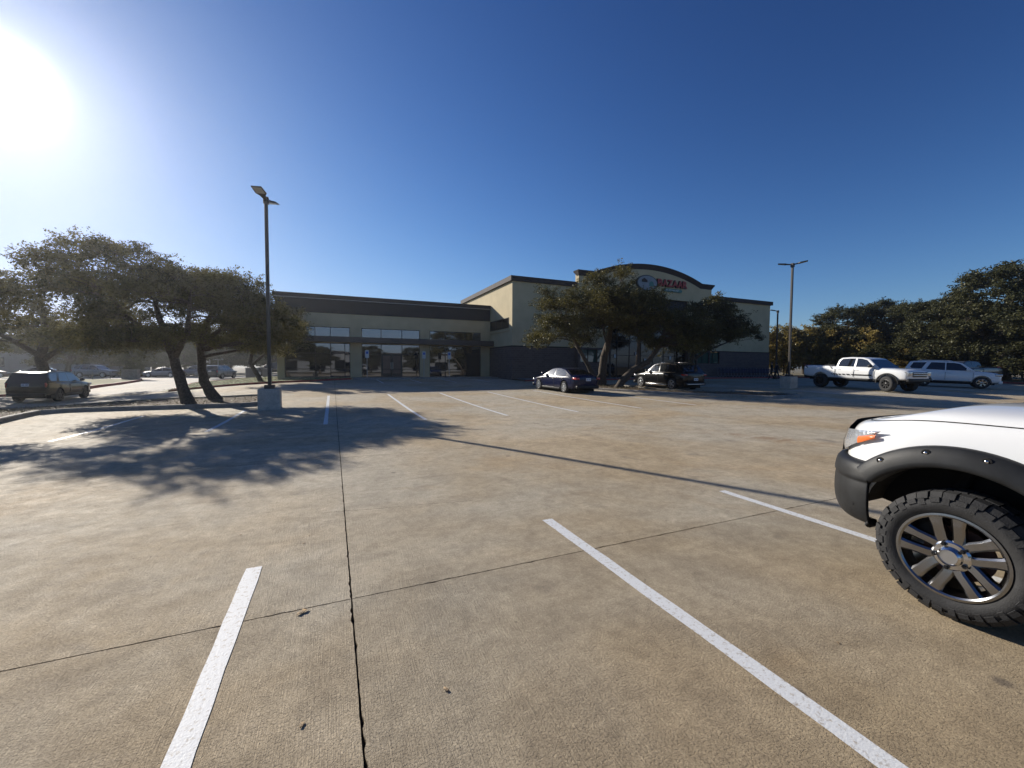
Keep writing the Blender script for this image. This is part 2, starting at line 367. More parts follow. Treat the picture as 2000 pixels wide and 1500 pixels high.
lot = sheet('parking_lot', [(-21.6, -11.7), (64.8, -11.7), (64.8, 37.3), (-21.6, 37.3)], -0.035, 'joint_dirt', 2.7,
            label='brown concrete parking lot cut into square slabs by dark joints')
xj = [0.1 + 5.4 * k for k in range(-4, 13)]; yj = [3.05 + 4.9 * k for k in range(-3, 8)]
rs = random.Random(3)
for i in range(len(xj) - 1):
    for j in range(len(yj) - 1):
        x0, x1, y0, y1 = xj[i], xj[i + 1], yj[j], yj[j + 1]
        near = (x0 < 8 and x1 > -7 and y0 < 9 and y1 > 0)
        n = 130 if near else 6; gap = 0.0042 if near else 0.007
        def edge():
            e = [gap + (abs(rs.gauss(0, 0.0016)) + (rs.random() < 0.07) * rs.uniform(0.002, 0.011) if near else 0) for _ in range(n + 1)]
            e[0] = e[-1] = gap; return e
        eL, eR, eB, eT = edge(), edge(), edge(), edge()
        # a regular grid whose border vertices carry the chipped edge, with a skirt down into the joint
        V = []; F_s = []
        for c_ in range(n + 1):
            for a_ in range(n + 1):
                x = x0 + (x1 - x0) * a_ / n; y = y0 + (y1 - y0) * c_ / n
                if a_ == 0: x += eL[c_]
                if a_ == n: x -= eR[c_]
                if c_ == 0: y += eB[a_]
                if c_ == n: y -= eT[a_]
                V.append((x, y, gz(x, y)))
        k1 = n + 1
        for c_ in range(n):
            for a_ in range(n): F_s.append((c_ * k1 + a_, c_ * k1 + a_ + 1, (c_ + 1) * k1 + a_ + 1, (c_ + 1) * k1 + a_))
        rim_ = [a_ for a_ in range(n)] + [c_ * k1 + n for c_ in range(n)] + [n * k1 + n - a_ for a_ in range(n)] + [(n - c_) * k1 for c_ in range(n)]
        k0 = len(V); V += [(V[i_][0], V[i_][1], V[i_][2] - 0.06) for i_ in rim_]
        m_ = len(rim_); F_s += [(rim_[k], k0 + k, k0 + (k + 1) % m_, rim_[(k + 1) % m_]) for k in range(m_)]
        me = bpy.data.meshes.new('slab'); me.from_pydata(V, [], F_s)
        link('slab', me, lot, 'lot_concrete')

# painted stall lines
def stripe(x, ya, yb, w=0.115):
    n = max(6, int((yb - ya) / 0.25)); rows = []
    for k in range(n + 1):
        y = ya + (yb - ya) * k / n; j = [rs.gauss(0, 0.0022) for _ in range(2)]
        rows.append([(x - w / 2 + j[0], y, gz(x, y) + 0.004), (x + w / 2 + j[1], y, gz(x, y) + 0.004)])
    o = MB().grid(rows).build('parking_stripe', 'line_paint'); return tag(o, kind='structure')
for x in (-0.61, 2.1, 4.75, 7.4, -3.3, -6.0): tag(stripe(x, -1.45, 3.84), 'white painted stall line in the near row')
for x in (-6.0, -3.03): stripe(x, 12.85, 17.95)
for x in (-0.22, 2.68, 5.5, 8.35, 11.35, 14.3): stripe(x, 12.95, 22.7)
for x in (26.0, 28.9, 34.0, 36.9): stripe(x, 11.4, 16.6)
for x in (3.4, 6.2, 9.0, 11.8): stripe(x, 31.6, 36.6)

def crack(pts, w, label):
    P_ = []
    for a, c in zip(pts, pts[1:]):
        for k in range(12): t = k / 12; P_.append((a[0] + (c[0] - a[0]) * t + rs.gauss(0, .008), a[1] + (c[1] - a[1]) * t + rs.gauss(0, .008)))
    rows = [[(x, y - w * rs.uniform(.2, .6), gz(x, y) + .0015), (x, y + w * rs.uniform(.2, .6), gz(x, y) + .0015)] for x, y in P_]
    tag(MB().grid(rows).build('crack', 'joint_dirt'), label, kind='structure')
crack([(-.12, 5.0), (.08, 4.96), (.5, 4.9), (1.0, 4.84), (1.6, 4.75)], .006, 'thin crack branching right from the long joint')
crack([(6.2, 9.4), (6.8, 9.1), (7.3, 8.9)], .012, 'short crack in the middle of the aisle')
# drive out to the street, the street, lawns
tag(sheet('drive', [(-19.2, 37.3), (-10.4, 37.3), (-11.5, 41), (-12.3, 46), (-11.0, 60), (-8, 66), (-22, 66), (-19.6, 59), (-17.9, 49), (-17.6, 42)], 0.0, 'drive_concrete'),
    'pale concrete drive leading out to the street')
tag(sheet('street', [(-150, 66), (40, 66), (40, 84), (-150, 84)], -0.02, 'drive_concrete', 8), 'pale street crossing behind the drive')
def kerb_line(name, pts, w, h, m, label, closed=False):
    """a kerb swept along a path (the path is its outer foot, the top lies to the left of it)"""
    P_ = []
    n = len(pts)
    for i in range(n if closed else n - 1):
        a, c = Vector(pts[i]), Vector(pts[(i + 1) % n]); k = max(1, int((c - a).length / 1.2))
        for j in range(k): P_.append(a + (c - a) * j / k)
    if not closed: P_.append(Vector(pts[-1]))
    rows = []; N_ = len(P_)
    for i in range(N_):
        a = P_[(i - 1) % N_] if (closed or i > 0) else P_[i]; c = P_[(i + 1) % N_] if (closed or i < N_ - 1) else P_[i]
        d = (c - a).normalized(); nn = Vector((-d.y, d.x)); z = gz(*P_[i])
        def q(o, hh): p = P_[i] + nn * o; return (p.x, p.y, z + hh)
        rows.append([q(-0.005, -0.12), q(0.012, h - 0.025), q(0.035, h), q(w, h), q(w, -0.12)])
    if closed: rows.append(rows[0])
    b = MB().grid(rows)
    if not closed:
        b.f += [(0, 1, 2, 3, 4)[::-1], tuple((N_ - 1) * 5 + k for k in range(5))]
    o = b.build(name, m, smooth=True, angle=30); tag(o, label, kind='structure'); return o
def cover_leaves(name, poly, z0, n, size, m, label, seed, parent=None):
    r_ = np.random.default_rng(seed); P_ = np.array(poly); out = []
    lo, hi = P_.min(0), P_.max(0)
    while len(out) < n:
        p = lo + (hi - lo) * r_.random(2); c = False
        for i in range(len(poly)):
            (x1, y1), (x2, y2) = poly[i], poly[i - 1]
            if (y1 > p[1]) != (y2 > p[1]) and p[0] < (x2 - x1) * (p[1] - y1) / (y2 - y1) + x1: c = not c
        if c: out.append((p[0], p[1], gz(*p) + z0 + abs(r_.normal(0, 0.04))))
    me = leaf_mesh(name, np.array(out), size, r_, up=1.2); o = link(name, me, parent, m); tag(o, label, kind='stuff'); return o
def leaf_mesh(name, pos, size, rng, up=0.4, aspect=0.55, tint=None):
    n = len(pos); nor = rng.normal(size=(n, 3)); nor[:, 2] = np.abs(nor[:, 2]) + up; nor /= np.linalg.norm(nor, axis=1)[:, None]
    t = np.cross(nor, rng.normal(size=(n, 3))); t /= np.linalg.norm(t, axis=1)[:, None]; b = np.cross(nor, t)
    s_ = size * rng.uniform(0.6, 1.35, n)[:, None]
    v = np.empty((n, 4, 3)); v[:, 0] = pos - t * s_ / 2; v[:, 1] = pos + b * s_ * aspect / 2 + nor * s_ * 0.08; v[:, 2] = pos + t * s_ / 2; v[:, 3] = pos - b * s_ * aspect / 2 + nor * s_ * 0.08
    me = bpy.data.meshes.new(name); me.vertices.add(4 * n); me.vertices.foreach_set('co', v.reshape(-1))
    me.loops.add(4 * n); me.loops.foreach_set('vertex_index', np.arange(4 * n, dtype=np.int32))
    me.polygons.add(n); me.polygons.foreach_set('loop_start', np.arange(0, 4 * n, 4, dtype=np.int32))
    me.update(calc_edges=True)
    a = me.attributes.new('tint', 'FLOAT', 'FACE'); a.data.foreach_set('value', (rng.random(n) if tint is None else np.clip(0.55 * tint + 0.45 * rng.random(n), 0, 1)).astype(np.float32)); return me

islandL = [(-2.75, 19.5), (-3.05, 23.4), (-5.5, 23.6), (-9.7, 24.8), (-14.5, 26.6), (-22.0, 27.5), (-22.0, 13.0), (-12.0, 13.6), (-9.2, 16.9), (-9.75, 20.45), (-9.2, 20.75), (-8.2, 20.55), (-3.4, 19.25)]
kerb_line('kerb', islandL[::1], 0.16, 0.16, 'kerb_concrete', 'grey concrete kerb round the island with two leaning oaks', True)
sheet('island_bed', islandL, 0.09, 'mulch', 1.0, label='mulch bed inside the near left kerb island')
islandC = [(16.1, 24.9), (14.9, 23.0), (15.75, 20.6), (17.1, 17.5), (18.5, 15.5), (20.0, 13.4), (22.2, 13.4), (22.5, 14.6), (19.3, 18.2), (18.55, 20.2), (18.9, 23.8), (18.0, 25.2)]
kerb_line('kerb', islandC, 0.15, 0.14, 'kerb_concrete', 'grey concrete kerb round the island between the blue and black cars', True)
sheet('island_bed', islandC, 0.08, 'mulch', 1.0, label='dark mulch bed under the middle oaks')
lawnR = [(-10.9, 35.6), (-4.0, 36.0), (-1.8, 35.3), (1.4, 37.5), (1.4, 39.9), (-4.6, 39.9), (-4.6, 60), (-10.4, 60), (-12.0, 46), (-11.2, 41)]
kerb_line('kerb', [(1.4, 37.5), (-1.8, 35.3), (-4.0, 36.0), (-7.3, 35.7), (-10.6, 35.9), (-11.2, 41), (-12.0, 46), (-10.4, 60)][::-1], 0.16, 0.15, 'red_paint', 'red painted fire lane kerb round the lawn beside the low wing')
sheet('lawn', lawnR, 0.10, 'grass_green', 1.5, label='green lawn strip at the corner of the low wing')
lawnL = [(-21.5, 34.0), (-19.8, 37.4), (-18.4, 41), (-18.6, 49), (-20.2, 59), (-22.2, 65.6), (-150, 65.6), (-150, 30), (-40, 30)]
kerb_line('kerb', [(-40, 29.6), (-21.3, 33.8), (-19.6, 37.3), (-18.2, 41), (-18.4, 49), (-20.0, 59), (-22.0, 65.8)], 0.16, 0.15, 'red_paint', 'red painted kerb along the dry lawn left of the drive')
sheet('lawn', lawnL, 0.10, 'dry_lawn', 3.0, label='dry lawn left of the drive in front of the parked row')
kerb_line('kerb', [(64.0, -8), (53.5, 12), (52.8, 24), (52.0, 40)][::1], 0.16, 0.15, 'red_paint', 'red painted kerb along the wooded right edge of the lot')
sheet('wood_floor', [(64.3, -8), (120, -8), (120, 80), (52, 80), (52.2, 40), (53.0, 24), (53.8, 12)], 0.10, 'earth', 4.0, label='brown earth under the trees along the right edge')
cover_leaves('ground_cover', islandL, 0.11, 16000, 0.055, 'ivy_leaf', 'low ivy and fallen leaves in the near left island', 5)
cover_leaves('ground_cover', islandC, 0.10, 4000, 0.06, 'ivy_leaf', 'fallen leaves on the mulch under the middle oaks', 6)
cover_leaves('grass', lawnR, 0.12, 9000, 0.07, 'ivy_leaf', 'short grass tufts on the strip beside the wing', 8)
tag(sheet('sidewalk', [(1.55, 37.45), (14.9, 37.45), (14.9, 39.95), (1.55, 39.95)], 0.13, 'kerb_concrete', 2.0), 'raised concrete walk along the low wing')
kerb_line('kerb', [(1.55, 37.4), (14.9, 37.4)], 0.15, 0.135, 'kerb_concrete', 'grey kerb of the walk along the low wing')
tag(sheet('sidewalk', [(15.0, 31.6), (51.5, 31.6), (51.5, 34.3), (15.0, 34.3)], 0.13, 'kerb_concrete', 2.0), 'raised concrete walk in front of the arched store')
kerb_line('kerb', [(15.0, 31.5), (51.5, 31.5)], 0.15, 0.135, 'red_paint', 'red painted kerb of the walk in front of the arched store')

# ------------------------------------------------------------------ buildings
def wall_with_holes(b, x0, x1, z0, z1, holes, fy, depth):
    """front wall in the X-Z plane at y = fy, thickness depth, with rectangular holes; pieces butt end to end"""
    xs = sorted({x0, x1, *[h[0] for h in holes], *[h[1] for h in holes]})
    for a, c in zip(xs, xs[1:]):
        hs = sorted([h for h in holes if h[0] <= a + 1e-6 and h[1] >= c - 1e-6], key=lambda h: h[2])
        z = z0
        for h in hs:
            if h[2] > z + 1e-4: b.box(a, c, fy, fy + depth, z, h[2])
            z = h[3]
        if z < z1 - 1e-4: b.box(a, c, fy, fy + depth, z, z1)
def window(parent, x0, x1, z0, z1, fy, vs_, hs_, glass, inset=0.10, fw=0.055, skip=()):
    """aluminium frame with mullions at vs_ and rails at hs_; every pane is a child of the frame"""
    X = [x0] + list(vs_) + [x1]; Z = [z0] + list(hs_) + [z1]; b = MB(); y0, y1 = fy + inset - 0.05, fy + inset + 0.05
    b.box(x0, x0 + fw, y0, y1, z0, z1); b.box(x1 - fw, x1, y0, y1, z0, z1)
    b.box(x0 + fw, x1 - fw, y0, y1, z0, z0 + fw); b.box(x0 + fw, x1 - fw, y0, y1, z1 - fw, z1)
    for v in vs_: b.box(v - fw / 2, v + fw / 2, y0 + 0.004, y1 - 0.004, z0 + fw, z1 - fw)
    for h in hs_:
        for a, c in zip(X, X[1:]):
            b.box(a + fw, c - fw, y0 + 0.008, y1 - 0.008, h - fw / 2, h + fw / 2)
    w = b.build('window', 'frame_metal', parent)
    for i, (a, c) in enumerate(zip(X, X[1:])):
        for j, (d, e) in enumerate(zip(Z, Z[1:])):
            if (i, j) in skip: continue
            g = glass(i, j) if callable(glass) else glass
            t = random.uniform(-0.0022, 0.0022); s_ = random.uniform(-0.0022, 0.0022); hw, hh = (c - a) / 2, (e - d) / 2; ym = fy + inset
            MB().add([(a, ym - t * hw - s_ * hh, d), (c, ym + t * hw - s_ * hh, d), (c, ym + t * hw + s_ * hh, e), (a, ym - t * hw + s_ * hh, e),
                      (a, ym + .012 - t * hw - s_ * hh, d), (c, ym + .012 + t * hw - s_ * hh, d), (c, ym + .012 + t * hw + s_ * hh, e), (a, ym + .012 - t * hw + s_ * hh, e)],
                     [(0, 1, 2, 3), (7, 6, 5, 4), (0, 4, 5, 1), (2, 6, 7, 3), (1, 5, 6, 2), (0, 3, 7, 4)]).build('pane', g, w)
    return w
# --- low wing with three storefront bays
YW = 40.0; zb = 0.30
wing = tag(empty('shop_wing', (5, YW, gz(5, YW))), 'low tan stucco shop wing with dark roof band and three storefront bays', 'building')
def W(b, name, m, **k):
    o = b.build(name, m, wing, **k); o.matrix_parent_inverse = Matrix.Translation(-Vector(wing.location)); return o
bays = [(-3.8, 1.45), (2.43, 7.73), (8.67, 13.95)]
b = MB(); wall_with_holes(b, -4.35, 14.96, zb, 6.3, [(a, c, 0.62, 3.68) for a, c in bays] + [(a, c, 4.2, 5.1) for a, c in bays], YW, 0.3)
b.box(-4.35, -4.05, YW + 0.3, 56, zb, 6.3)
W(b, 'wall', 'stucco')
W(MB().box(-4.42, 14.955, YW - 0.07, YW + 0.25, 6.3, 7.48).box(-4.42, -4.1, YW + 0.25, 56, 6.3, 7.48), 'fascia_band', 'dark_band')
W(MB().box(-4.62, 14.95, YW - 0.24, YW + 0.3, 7.48, 7.90).box(-4.62, -4.1, YW + 0.3, 56, 7.48, 7.90), 'cornice', 'cornice', bevel=0.03)
W(MB().box(-4.60, 14.94, YW - 0.262, YW - 0.242, 7.475, 7.525), 'drip_edge', 'drip_metal')
W(MB().box(-4.1, 14.9, YW + 0.3, 56, 7.2, 7.3), 'roof', 'roof_grey')
W(MB().box(-4.35, 14.94, YW - 1.15, YW - 0.002, 3.74, 4.18).box(-4.35, 14.94, YW - 1.17, YW - 1.152, 3.72, 4.20), 'canopy', 'canopy_metal')
W(MB().box(-4.0, 14.9, YW + 0.9, YW + 1.0, zb, 6.2), 'back_partition', 'dark_glass')
for i, (a, c) in enumerate(bays):
    v = [(-1.42, -0.18, 1.0), (4.15, 6.05), (10.25, 12.3)][i]
    for spec in ((4.2, 5.1, [v[0], v[1]], []), (0.62, 3.68, list(v), [1.35, 2.75])):
        sk = {(1, 0), (1, 1)} if (i == 1 and spec[3]) else ()
        w = window(wing, a, c, spec[0], spec[1], YW, spec[2], spec[3] if i != 2 else spec[3][:1], 'store_glass', skip=sk); w.matrix_parent_inverse = Matrix.Translation(-Vector(wing.location))
for x0 in (4.2, 5.13):
    d = W(MB().box(x0, x0 + 0.88, YW + 0.07, YW + 0.12, 0.62, 2.71), 'door', 'frame_metal')
    MB().box(x0 + 0.09, x0 + 0.79, YW + 0.058, YW + 0.068, 0.95, 2.62).build('door_panel', 'brown_door', d)
    MB().box(x0 + (0.80 if x0 < 5 else 0.04), x0 + (0.84 if x0 < 5 else 0.08), YW + 0.0, YW + 0.05, 1.35, 2.0).build('handle', 'galvanised', d)
d = W(MB().box(12.42, 13.85, YW + 0.03, YW + 0.046, 0.66, 3.0), 'door', 'frame_metal')

# --- tall store with the arched parapet
YM, YB = 34.3, 33.8
store = tag(empty('arched_store', (32, YM, gz(32, YM))), 'tall tan stucco store with arched parapet, brick base and red lettering', 'building')
def St(b, name, m, **k):
    o = b.build(name, m, store, **k); o.matrix_parent_inverse = Matrix.Translation(-Vector(store.location)); return o
zs = 0.2; ZB = 3.55; XL, XR = 14.97, 50.1
wl = [(21.9, 27.6), (35.8, 41.4)]
up = [(22.4, 25.0), (36.6, 39.0)]
for xa, xb in ((XL, 21.7), (39.33, XR)):
    b = MB().box(xa, xb, YM, YM + 0.3, ZB, 9.42); St(b, 'wall', 'stucco')
for x in (XL, XR - 0.3): St(MB().box(x, x + 0.3, YM + 0.3, 50, ZB, 9.42), 'side_wall', 'stucco')
b = MB(); wall_with_holes(b, XL - 0.05, 21.7, zs, ZB, [], YM - 0.06, 0.36); b.box(XL - 0.05, XL + 0.3, YM + 0.3, 40.2, zs, ZB)
St(b, 'brick_base', 'brown_brick')
b = MB(); wall_with_holes(b, 39.33, XR + 0.05, zs, ZB, [(39.4, 41.4, 2.1, ZB)], YM - 0.06, 0.36); b.box(XR - 0.3, XR + 0.05, YM + 0.3, 50, zs, ZB)
St(b, 'brick_base', 'brown_brick')
St(MB().box(39.34, XR + 0.08, YM - 0.09, YM + 0.02, ZB - 0.09, ZB + 0.03), 'base_cap', 'cornice')
St(MB().box(XL - 0.08, 21.7, YM - 0.09, YM + 0.02, ZB - 0.09, ZB + 0.03)
   .box(XL - 0.08, XL + 0.01, YM + 0.02, 39.95, ZB - 0.09, ZB + 0.03), 'base_cap', 'cornice')
# side window in the flank towards the wing
sw = St(MB().box(14.925, 14.965, 35.05, 39.85, 5.25, 5.31).box(14.925, 14.965, 35.05, 39.85, 6.15, 6.21).box(14.925, 14.965, 35.05, 35.11, 5.31, 6.15)
        .box(14.925, 14.965, 39.79, 39.85, 5.31, 6.15).box(14.925, 14.965, 36.6, 36.66, 5.31, 6.15).box(14.925, 14.965, 38.2, 38.26, 5.31, 6.15), 'window', 'frame_metal')
for y0, y1 in ((35.11, 36.6), (36.66, 38.2), (38.26, 39.79)): MB().box(14.945, 14.962, y0, y1, 5.31, 6.15).build('pane', 'dark_glass', sw)
St(MB().box(14.86, 14.968, 35.0, 39.9, 4.98, 5.06), 'sill', 'stucco')
# projecting entrance bay with the arched top
def arch_z(x):
    h = 7.1; s_ = 1.36; r_ = (h * h + s_ * s_) / (2 * s_); dx = min(abs(x - 30.5), h)
    return 10.93 + math.sqrt(r_ * r_ - dx * dx) - (r_ - s_)
prof = [21.7, 23.4] + [23.4 + 14.2 * k / 40 for k in range(1, 40)] + [37.6, 39.33]
b = MB(); EX0, EX1, EZ = 25.0, 36.0, 8.9
for a, c in zip(prof, prof[1:]):
    def colm(a, c, z0):
        b.add([(a, YB, z0), (c, YB, z0), (c, YB + .6, z0), (a, YB + .6, z0), (a, YB, arch_z(a) - .1), (c, YB, arch_z(c) - .1), (c, YB + .6, arch_z(c) - .1), (a, YB + .6, arch_z(a) - .1)],
              [(0, 1, 5, 4), (2, 3, 7, 6), (4, 5, 6, 7), (3, 2, 1, 0), (0, 4, 7, 3), (1, 2, 6, 5)])
    if c <= EX0 + 1e-6 or a >= EX1 - 1e-6: pass
    xs = sorted({a, c, *[v for v in (EX0, EX1) if a < v < c]})
    for p, q_ in zip(xs, xs[1:]): colm(p, q_, EZ if (p >= EX0 - 1e-6 and q_ <= EX1 + 1e-6) else ZB)
St(b, 'bay_wall', 'stucco')
for xa, xb, h_ in ((21.7, EX0, (21.95, 24.9, 2.1, 3.4)), (EX1, 39.33, (36.2, 39.2, 2.1, 3.4))):
    b = MB(); wall_with_holes(b, xa, xb, zs, ZB, [h_], YB - 0.05, 0.6); St(b, 'brick_base', 'brown_brick')
# cornice along the bay top: a projecting moulding following the arch
rows = []
for x in prof:
    z = arch_z(x); xx = x - 0.22 if x == prof[0] else (x + 0.22 if x == prof[-1] else x)
    rows.append([(x, YB + 0.3, z - 0.52), (x, YB - 0.004, z - 0.52), (x if x not in (prof[0], prof[-1]) else x + (0.06 if x > 30 else -0.06), YB - 0.06, z - 0.40), (xx, YB - 0.22, z - 0.14), (xx, YB - 0.25, z - 0.10), (xx, YB - 0.25, z), (xx, YB + 0.62, z), (xx, YB + 0.62, z - 0.14)])
b = MB().grid(rows, closed=True); b.f += [tuple(range(8))[::-1], tuple(range((len(rows) - 1) * 8, len(rows) * 8))]
St(b, 'bay_cornice', 'cornice', smooth=True, angle=25)
St(MB().box(XL - 0.22, 21.69, YM - 0.22, YM + 0.3, 9.42, 9.86).box(XL - 0.22, XL + 0.3, YM + 0.3, 50, 9.42, 9.86), 'cornice', 'cornice')
St(MB().box(39.34, XR + 0.22, YM - 0.22, YM + 0.3, 9.42, 9.86).box(XR - 0.3, XR + 0.22, YM + 0.3, 50, 9.42, 9.86), 'cornice', 'cornice')
St(MB().box(XL + 0.3, XR - 0.3, YM + 0.3, 50, 9.0, 9.1), 'roof', 'roof_grey')
St(MB().box(EX0, EX1, YB + 0.35, YB + 0.55, 6.2, EZ), 'entry_panel', 'dark_band')
St(MB().box(EX0 - 0.1, EX1 + 0.1, YB - 1.2, YB + 0.34, 5.75, 6.15), 'entry_canopy', 'canopy_metal')
def wst(w): w.matrix_parent_inverse = Matrix.Translation(-Vector(store.location)); return w
wst(window(store, EX0, EX1, 0.5, 5.72, YB + 0.3, [26.6, 28.2, 29.7, 31.3, 32.8, 34.4], [2.85, 4.3], 'dark_glass'))
wst(window(store, 21.95, 24.9, 2.1, 3.4, YB, [22.9, 23.9], [], 'green_film'))
wst(window(store, 36.2, 39.2, 2.1, 3.4, YB, [37.2, 38.2], [], 'green_film'))
wst(window(store, 39.4, 41.4, 2.1, 3.45, YM, [40.4], [], 'green_film'))
for x0, x1 in ((22.1, 24.8), (36.5, 39.0)):
    f = St(MB().box(x0, x1, YB - 0.03, YB - 0.002, 5.4, 6.4), 'window', 'frame_metal')
    for k in range(2):
        a = x0 + 0.06 + k * (x1 - x0 - 0.04) / 2; MB().box(a, a + (x1 - x0) / 2 - 0.1, YB - 0.045, YB - 0.032, 5.46, 6.34).build('pane', 'store_glass', f)
for x, z in ((26.2, 2.6), (28.9, 2.9), (30.1, 2.2), (33.6, 2.5)):
    St(MB().box(x, x + 0.28, YB + 0.325, YB + 0.333, z, z + 0.36), 'door_notice', 'white_sheet')
for x in (24.7, 36.15): St(MB().box(x - .08, x + .08, YB - 1.1, YB - 0.94, zs + .2, 5.74), 'entry_post', 'canopy_metal')

# --- sign on the bay: oval, red letters, green pill with small lettering
sign = tag(empty('store_sign', (32, YB, 10.3)), 'red BAZAAR lettering beside a pale oval above the arched store entrance', 'sign')
def ell(cx, cz, rx, rz_, n=40): return [(cx + rx * math.cos(2 * math.pi * k / n), cz + rz_ * math.sin(2 * math.pi * k / n)) for k in range(n)]
def plate(poly, y0, y1): return MB().prism(poly, lambda u, v: (u, y0, v), lambda u, v: (u, y1, v))
def Sg(b, name, m, **k):
    o = b.build(name, m, sign, **k); o.matrix_parent_inverse = Matrix.Translation(-Vector(sign.location)); return o
ov = Sg(plate(ell(29.9, 10.38, 1.36, 0.80), YB - 0.20, YB - 0.003), 'oval_panel', 'sign_black', smooth=True)
plate(ell(29.92, 10.38, 1.25, 0.71), YB - 0.212, YB - 0.202).build('oval_face', 'sign_skin', ov)
# simple market drawing on the oval: a roof shape and a round arch
plate([(29.15, 10.42), (29.9, 10.42), (29.9, 10.62), (29.5, 10.86), (29.15, 10.66)], YB - 0.219, YB - 0.213).build('oval_drawing', 'cornice', ov)
plate([(30.15, 10.05), (30.75, 10.05), (30.75, 10.35), (30.62, 10.52), (30.45, 10.58), (30.28, 10.52), (30.15, 10.35)], YB - 0.219, YB - 0.213).build('oval_drawing', 'sign_green', ov)
def text_mesh(txt, size, extrude, offset=0.0, sx=1.0):
    cu = bpy.data.curves.new('t', 'FONT'); cu.body = txt; cu.size = size; cu.extrude = extrude; cu.offset = offset; cu.align_x = 'LEFT'
    o = bpy.data.objects.new('t', cu); col.objects.link(o); me = baked(o, 'lettering')
    for v in me.vertices: v.co.x *= sx
    return me
x = 31.28
for ch, wch in zip('BAZAAR', (0.70,) * 6):
    for off, ext, m, yy in ((0.055, 0.09, 'sign_black', YB - 0.095), (0.030, 0.11, 'sign_red', YB - 0.135)):
        me = text_mesh(ch, 0.98, ext, off)
        xs = [v.co.x for v in me.vertices]; w0 = max(xs) - min(xs); sc_ = (wch - 0.06) / w0; x0_ = min(xs)
        for v in me.vertices: v.co.x = (v.co.x - x0_) * sc_
        if m == 'sign_black':
            o = link('letter', me, sign, m); back = o
        else: o = link('letter_face', me, back, m); o.location = (0.0, 0, 0.04); continue
        o.matrix_parent_inverse = Matrix.Translation(-Vector(sign.location)); o.location = (x, yy, 10.24); o.rotation_euler = (R(90), 0, 0)
    x += wch
pill = [(32.25 + 0.17 * math.cos(t), 9.88 + 0.17 * math.sin(t)) for t in [R(90 + 18 * k) for k in range(11)]] + [(34.6 + 0.17 * math.cos(t), 9.88 + 0.17 * math.sin(t)) for t in [R(-90 + 18 * k) for k in range(11)]]
pp = Sg(plate(pill, YB - 0.14, YB - 0.003), 'tagline_panel', 'sign_green')
me = text_mesh("TAILOR'S MARKET", 0.25, 0.004, 0.004, 0.98); o = link('lettering', me, pp, 'sign_white'); o.location = (32.28, YB - 0.146, 9.795); o.rotation_euler = (R(90), 0, 0)

# --- accessible parking signs and wheel stops by the wing
def access_sign(x, y, label):
    z = gz(x, y) + 0.13; t = tag(empty('accessible_parking_sign', (x, y, z)), label, 'sign', 'accessible parking signs in front of the low wing')
    MB().tube([(0, 0, -0.02), (0, 0, 2.45)], 0.028, 8).build('post', 'galvanised', t)
    p = MB().box(-0.16, 0.16, -0.04, -0.03, 1.75, 2.42).build('plate', 'sign_white', t)
    MB().box(-0.105, 0.105, -0.046, -0.041, 2.10, 2.31).build('symbol', 'sign_blue', p)
access_sign(2.75, 38.2, 'white accessible parking sign before the left pane of the middle storefront')
access_sign(7.75, 38.2, 'white accessible parking sign on the pier between middle and right storefronts')
access_sign(10.15, 38.2, 'white accessible parking sign before the right storefront')
for x, l in ((3.6, 'leftmost'), (8.3, 'middle'), (10.9, 'rightmost')):
    y = 36.9; t = MB().prism([(-0.08, 0), (0.08, 0), (0.06, 0.11), (-0.06, 0.11)], lambda u, v: (-0.85, u, v), lambda u, v: (0.85, u, v)).build('wheel_stop', 'kerb_concrete', loc=(x, y, gz(x, y)))
    tag(t, l + ' concrete wheel stop on the shaded pavement before the low wing', 'wheel stop', 'wheel stops before the low wing')

# ------------------------------------------------------------------ lamp posts
def lamp_post(x, y, h, az, label, heads=2, ped=0.72, r=0.06, pz=0.78):
    t = tag(empty('lamp_post', (x, y, gz(x, y))), label, 'lamp post', 'lamp posts of the parking lot')
    if ped:
        MB().box(-ped / 2, ped / 2, -ped / 2, ped / 2, -0.1, pz).build('pedestal', 'pedestal_concrete', t, bevel=0.02)
    else: pz = 0.0
    MB().box(-0.17, 0.17, -0.17, 0.17, pz, pz + 0.14).build('base_cover', 'pole_bronze', t, bevel=0.02)
    MB().box(-r, r, -r, r, pz + 0.14, h).build('pole', 'pole_bronze', t, bevel=0.015)
    MB().box(-r * 1.5, r * 1.5, -r * 1.5, r * 1.5, h - 0.22, h + 0.03).build('tenon', 'pole_bronze', t, bevel=0.01)
    for k in range(heads):
        a = R(az + 180 * k); hd = empty('lamp_head', (0, 0, h - 0.09), math.pi / 2 - a); hd.parent = t
        hd.rotation_euler = (0, R(-11), math.pi / 2 - a)
        # slim wedge: narrow at the arm, broad at the tip
        top = [(0.06, 0.06), (0.30, 0.10), (0.42, 0.19), (0.84, 0.18), (0.84, -0.18), (0.42, -0.19), (0.30, -0.10), (0.06, -0.06)]
        n = len(top); zt = lambda u: 0.055 if u < 0.5 else 0.03
        MB().add([(u, v, 0.0) for u, v in top] + [(u, v * 0.94, zt(u)) for u, v in top], [tuple(range(n))[::-1], tuple(range(n, 2 * n))] + [(i, (i + 1) % n, n + (i + 1) % n, n + i) for i in range(n)]).build('housing', 'pole_bronze', hd, bevel=0.006)
        MB().box(0.45, 0.80, -0.15, 0.15, -0.008, -0.002).build('lens', 'lamp_lens', hd)
    return t
lamp_post(-2.22, 18.0, 7.92, 194, 'tall bronze twin-head lamp post on a concrete block beside the left island')
lamp_post(28.01, 17.74, 8.25, 147, 'tall bronze twin-head lamp post on a concrete block behind the striped pickup')
lamp_post(43.6, 29.0, 7.3, -65, 'farther single-head lamp post by the right end of the arched store', 1, 0)

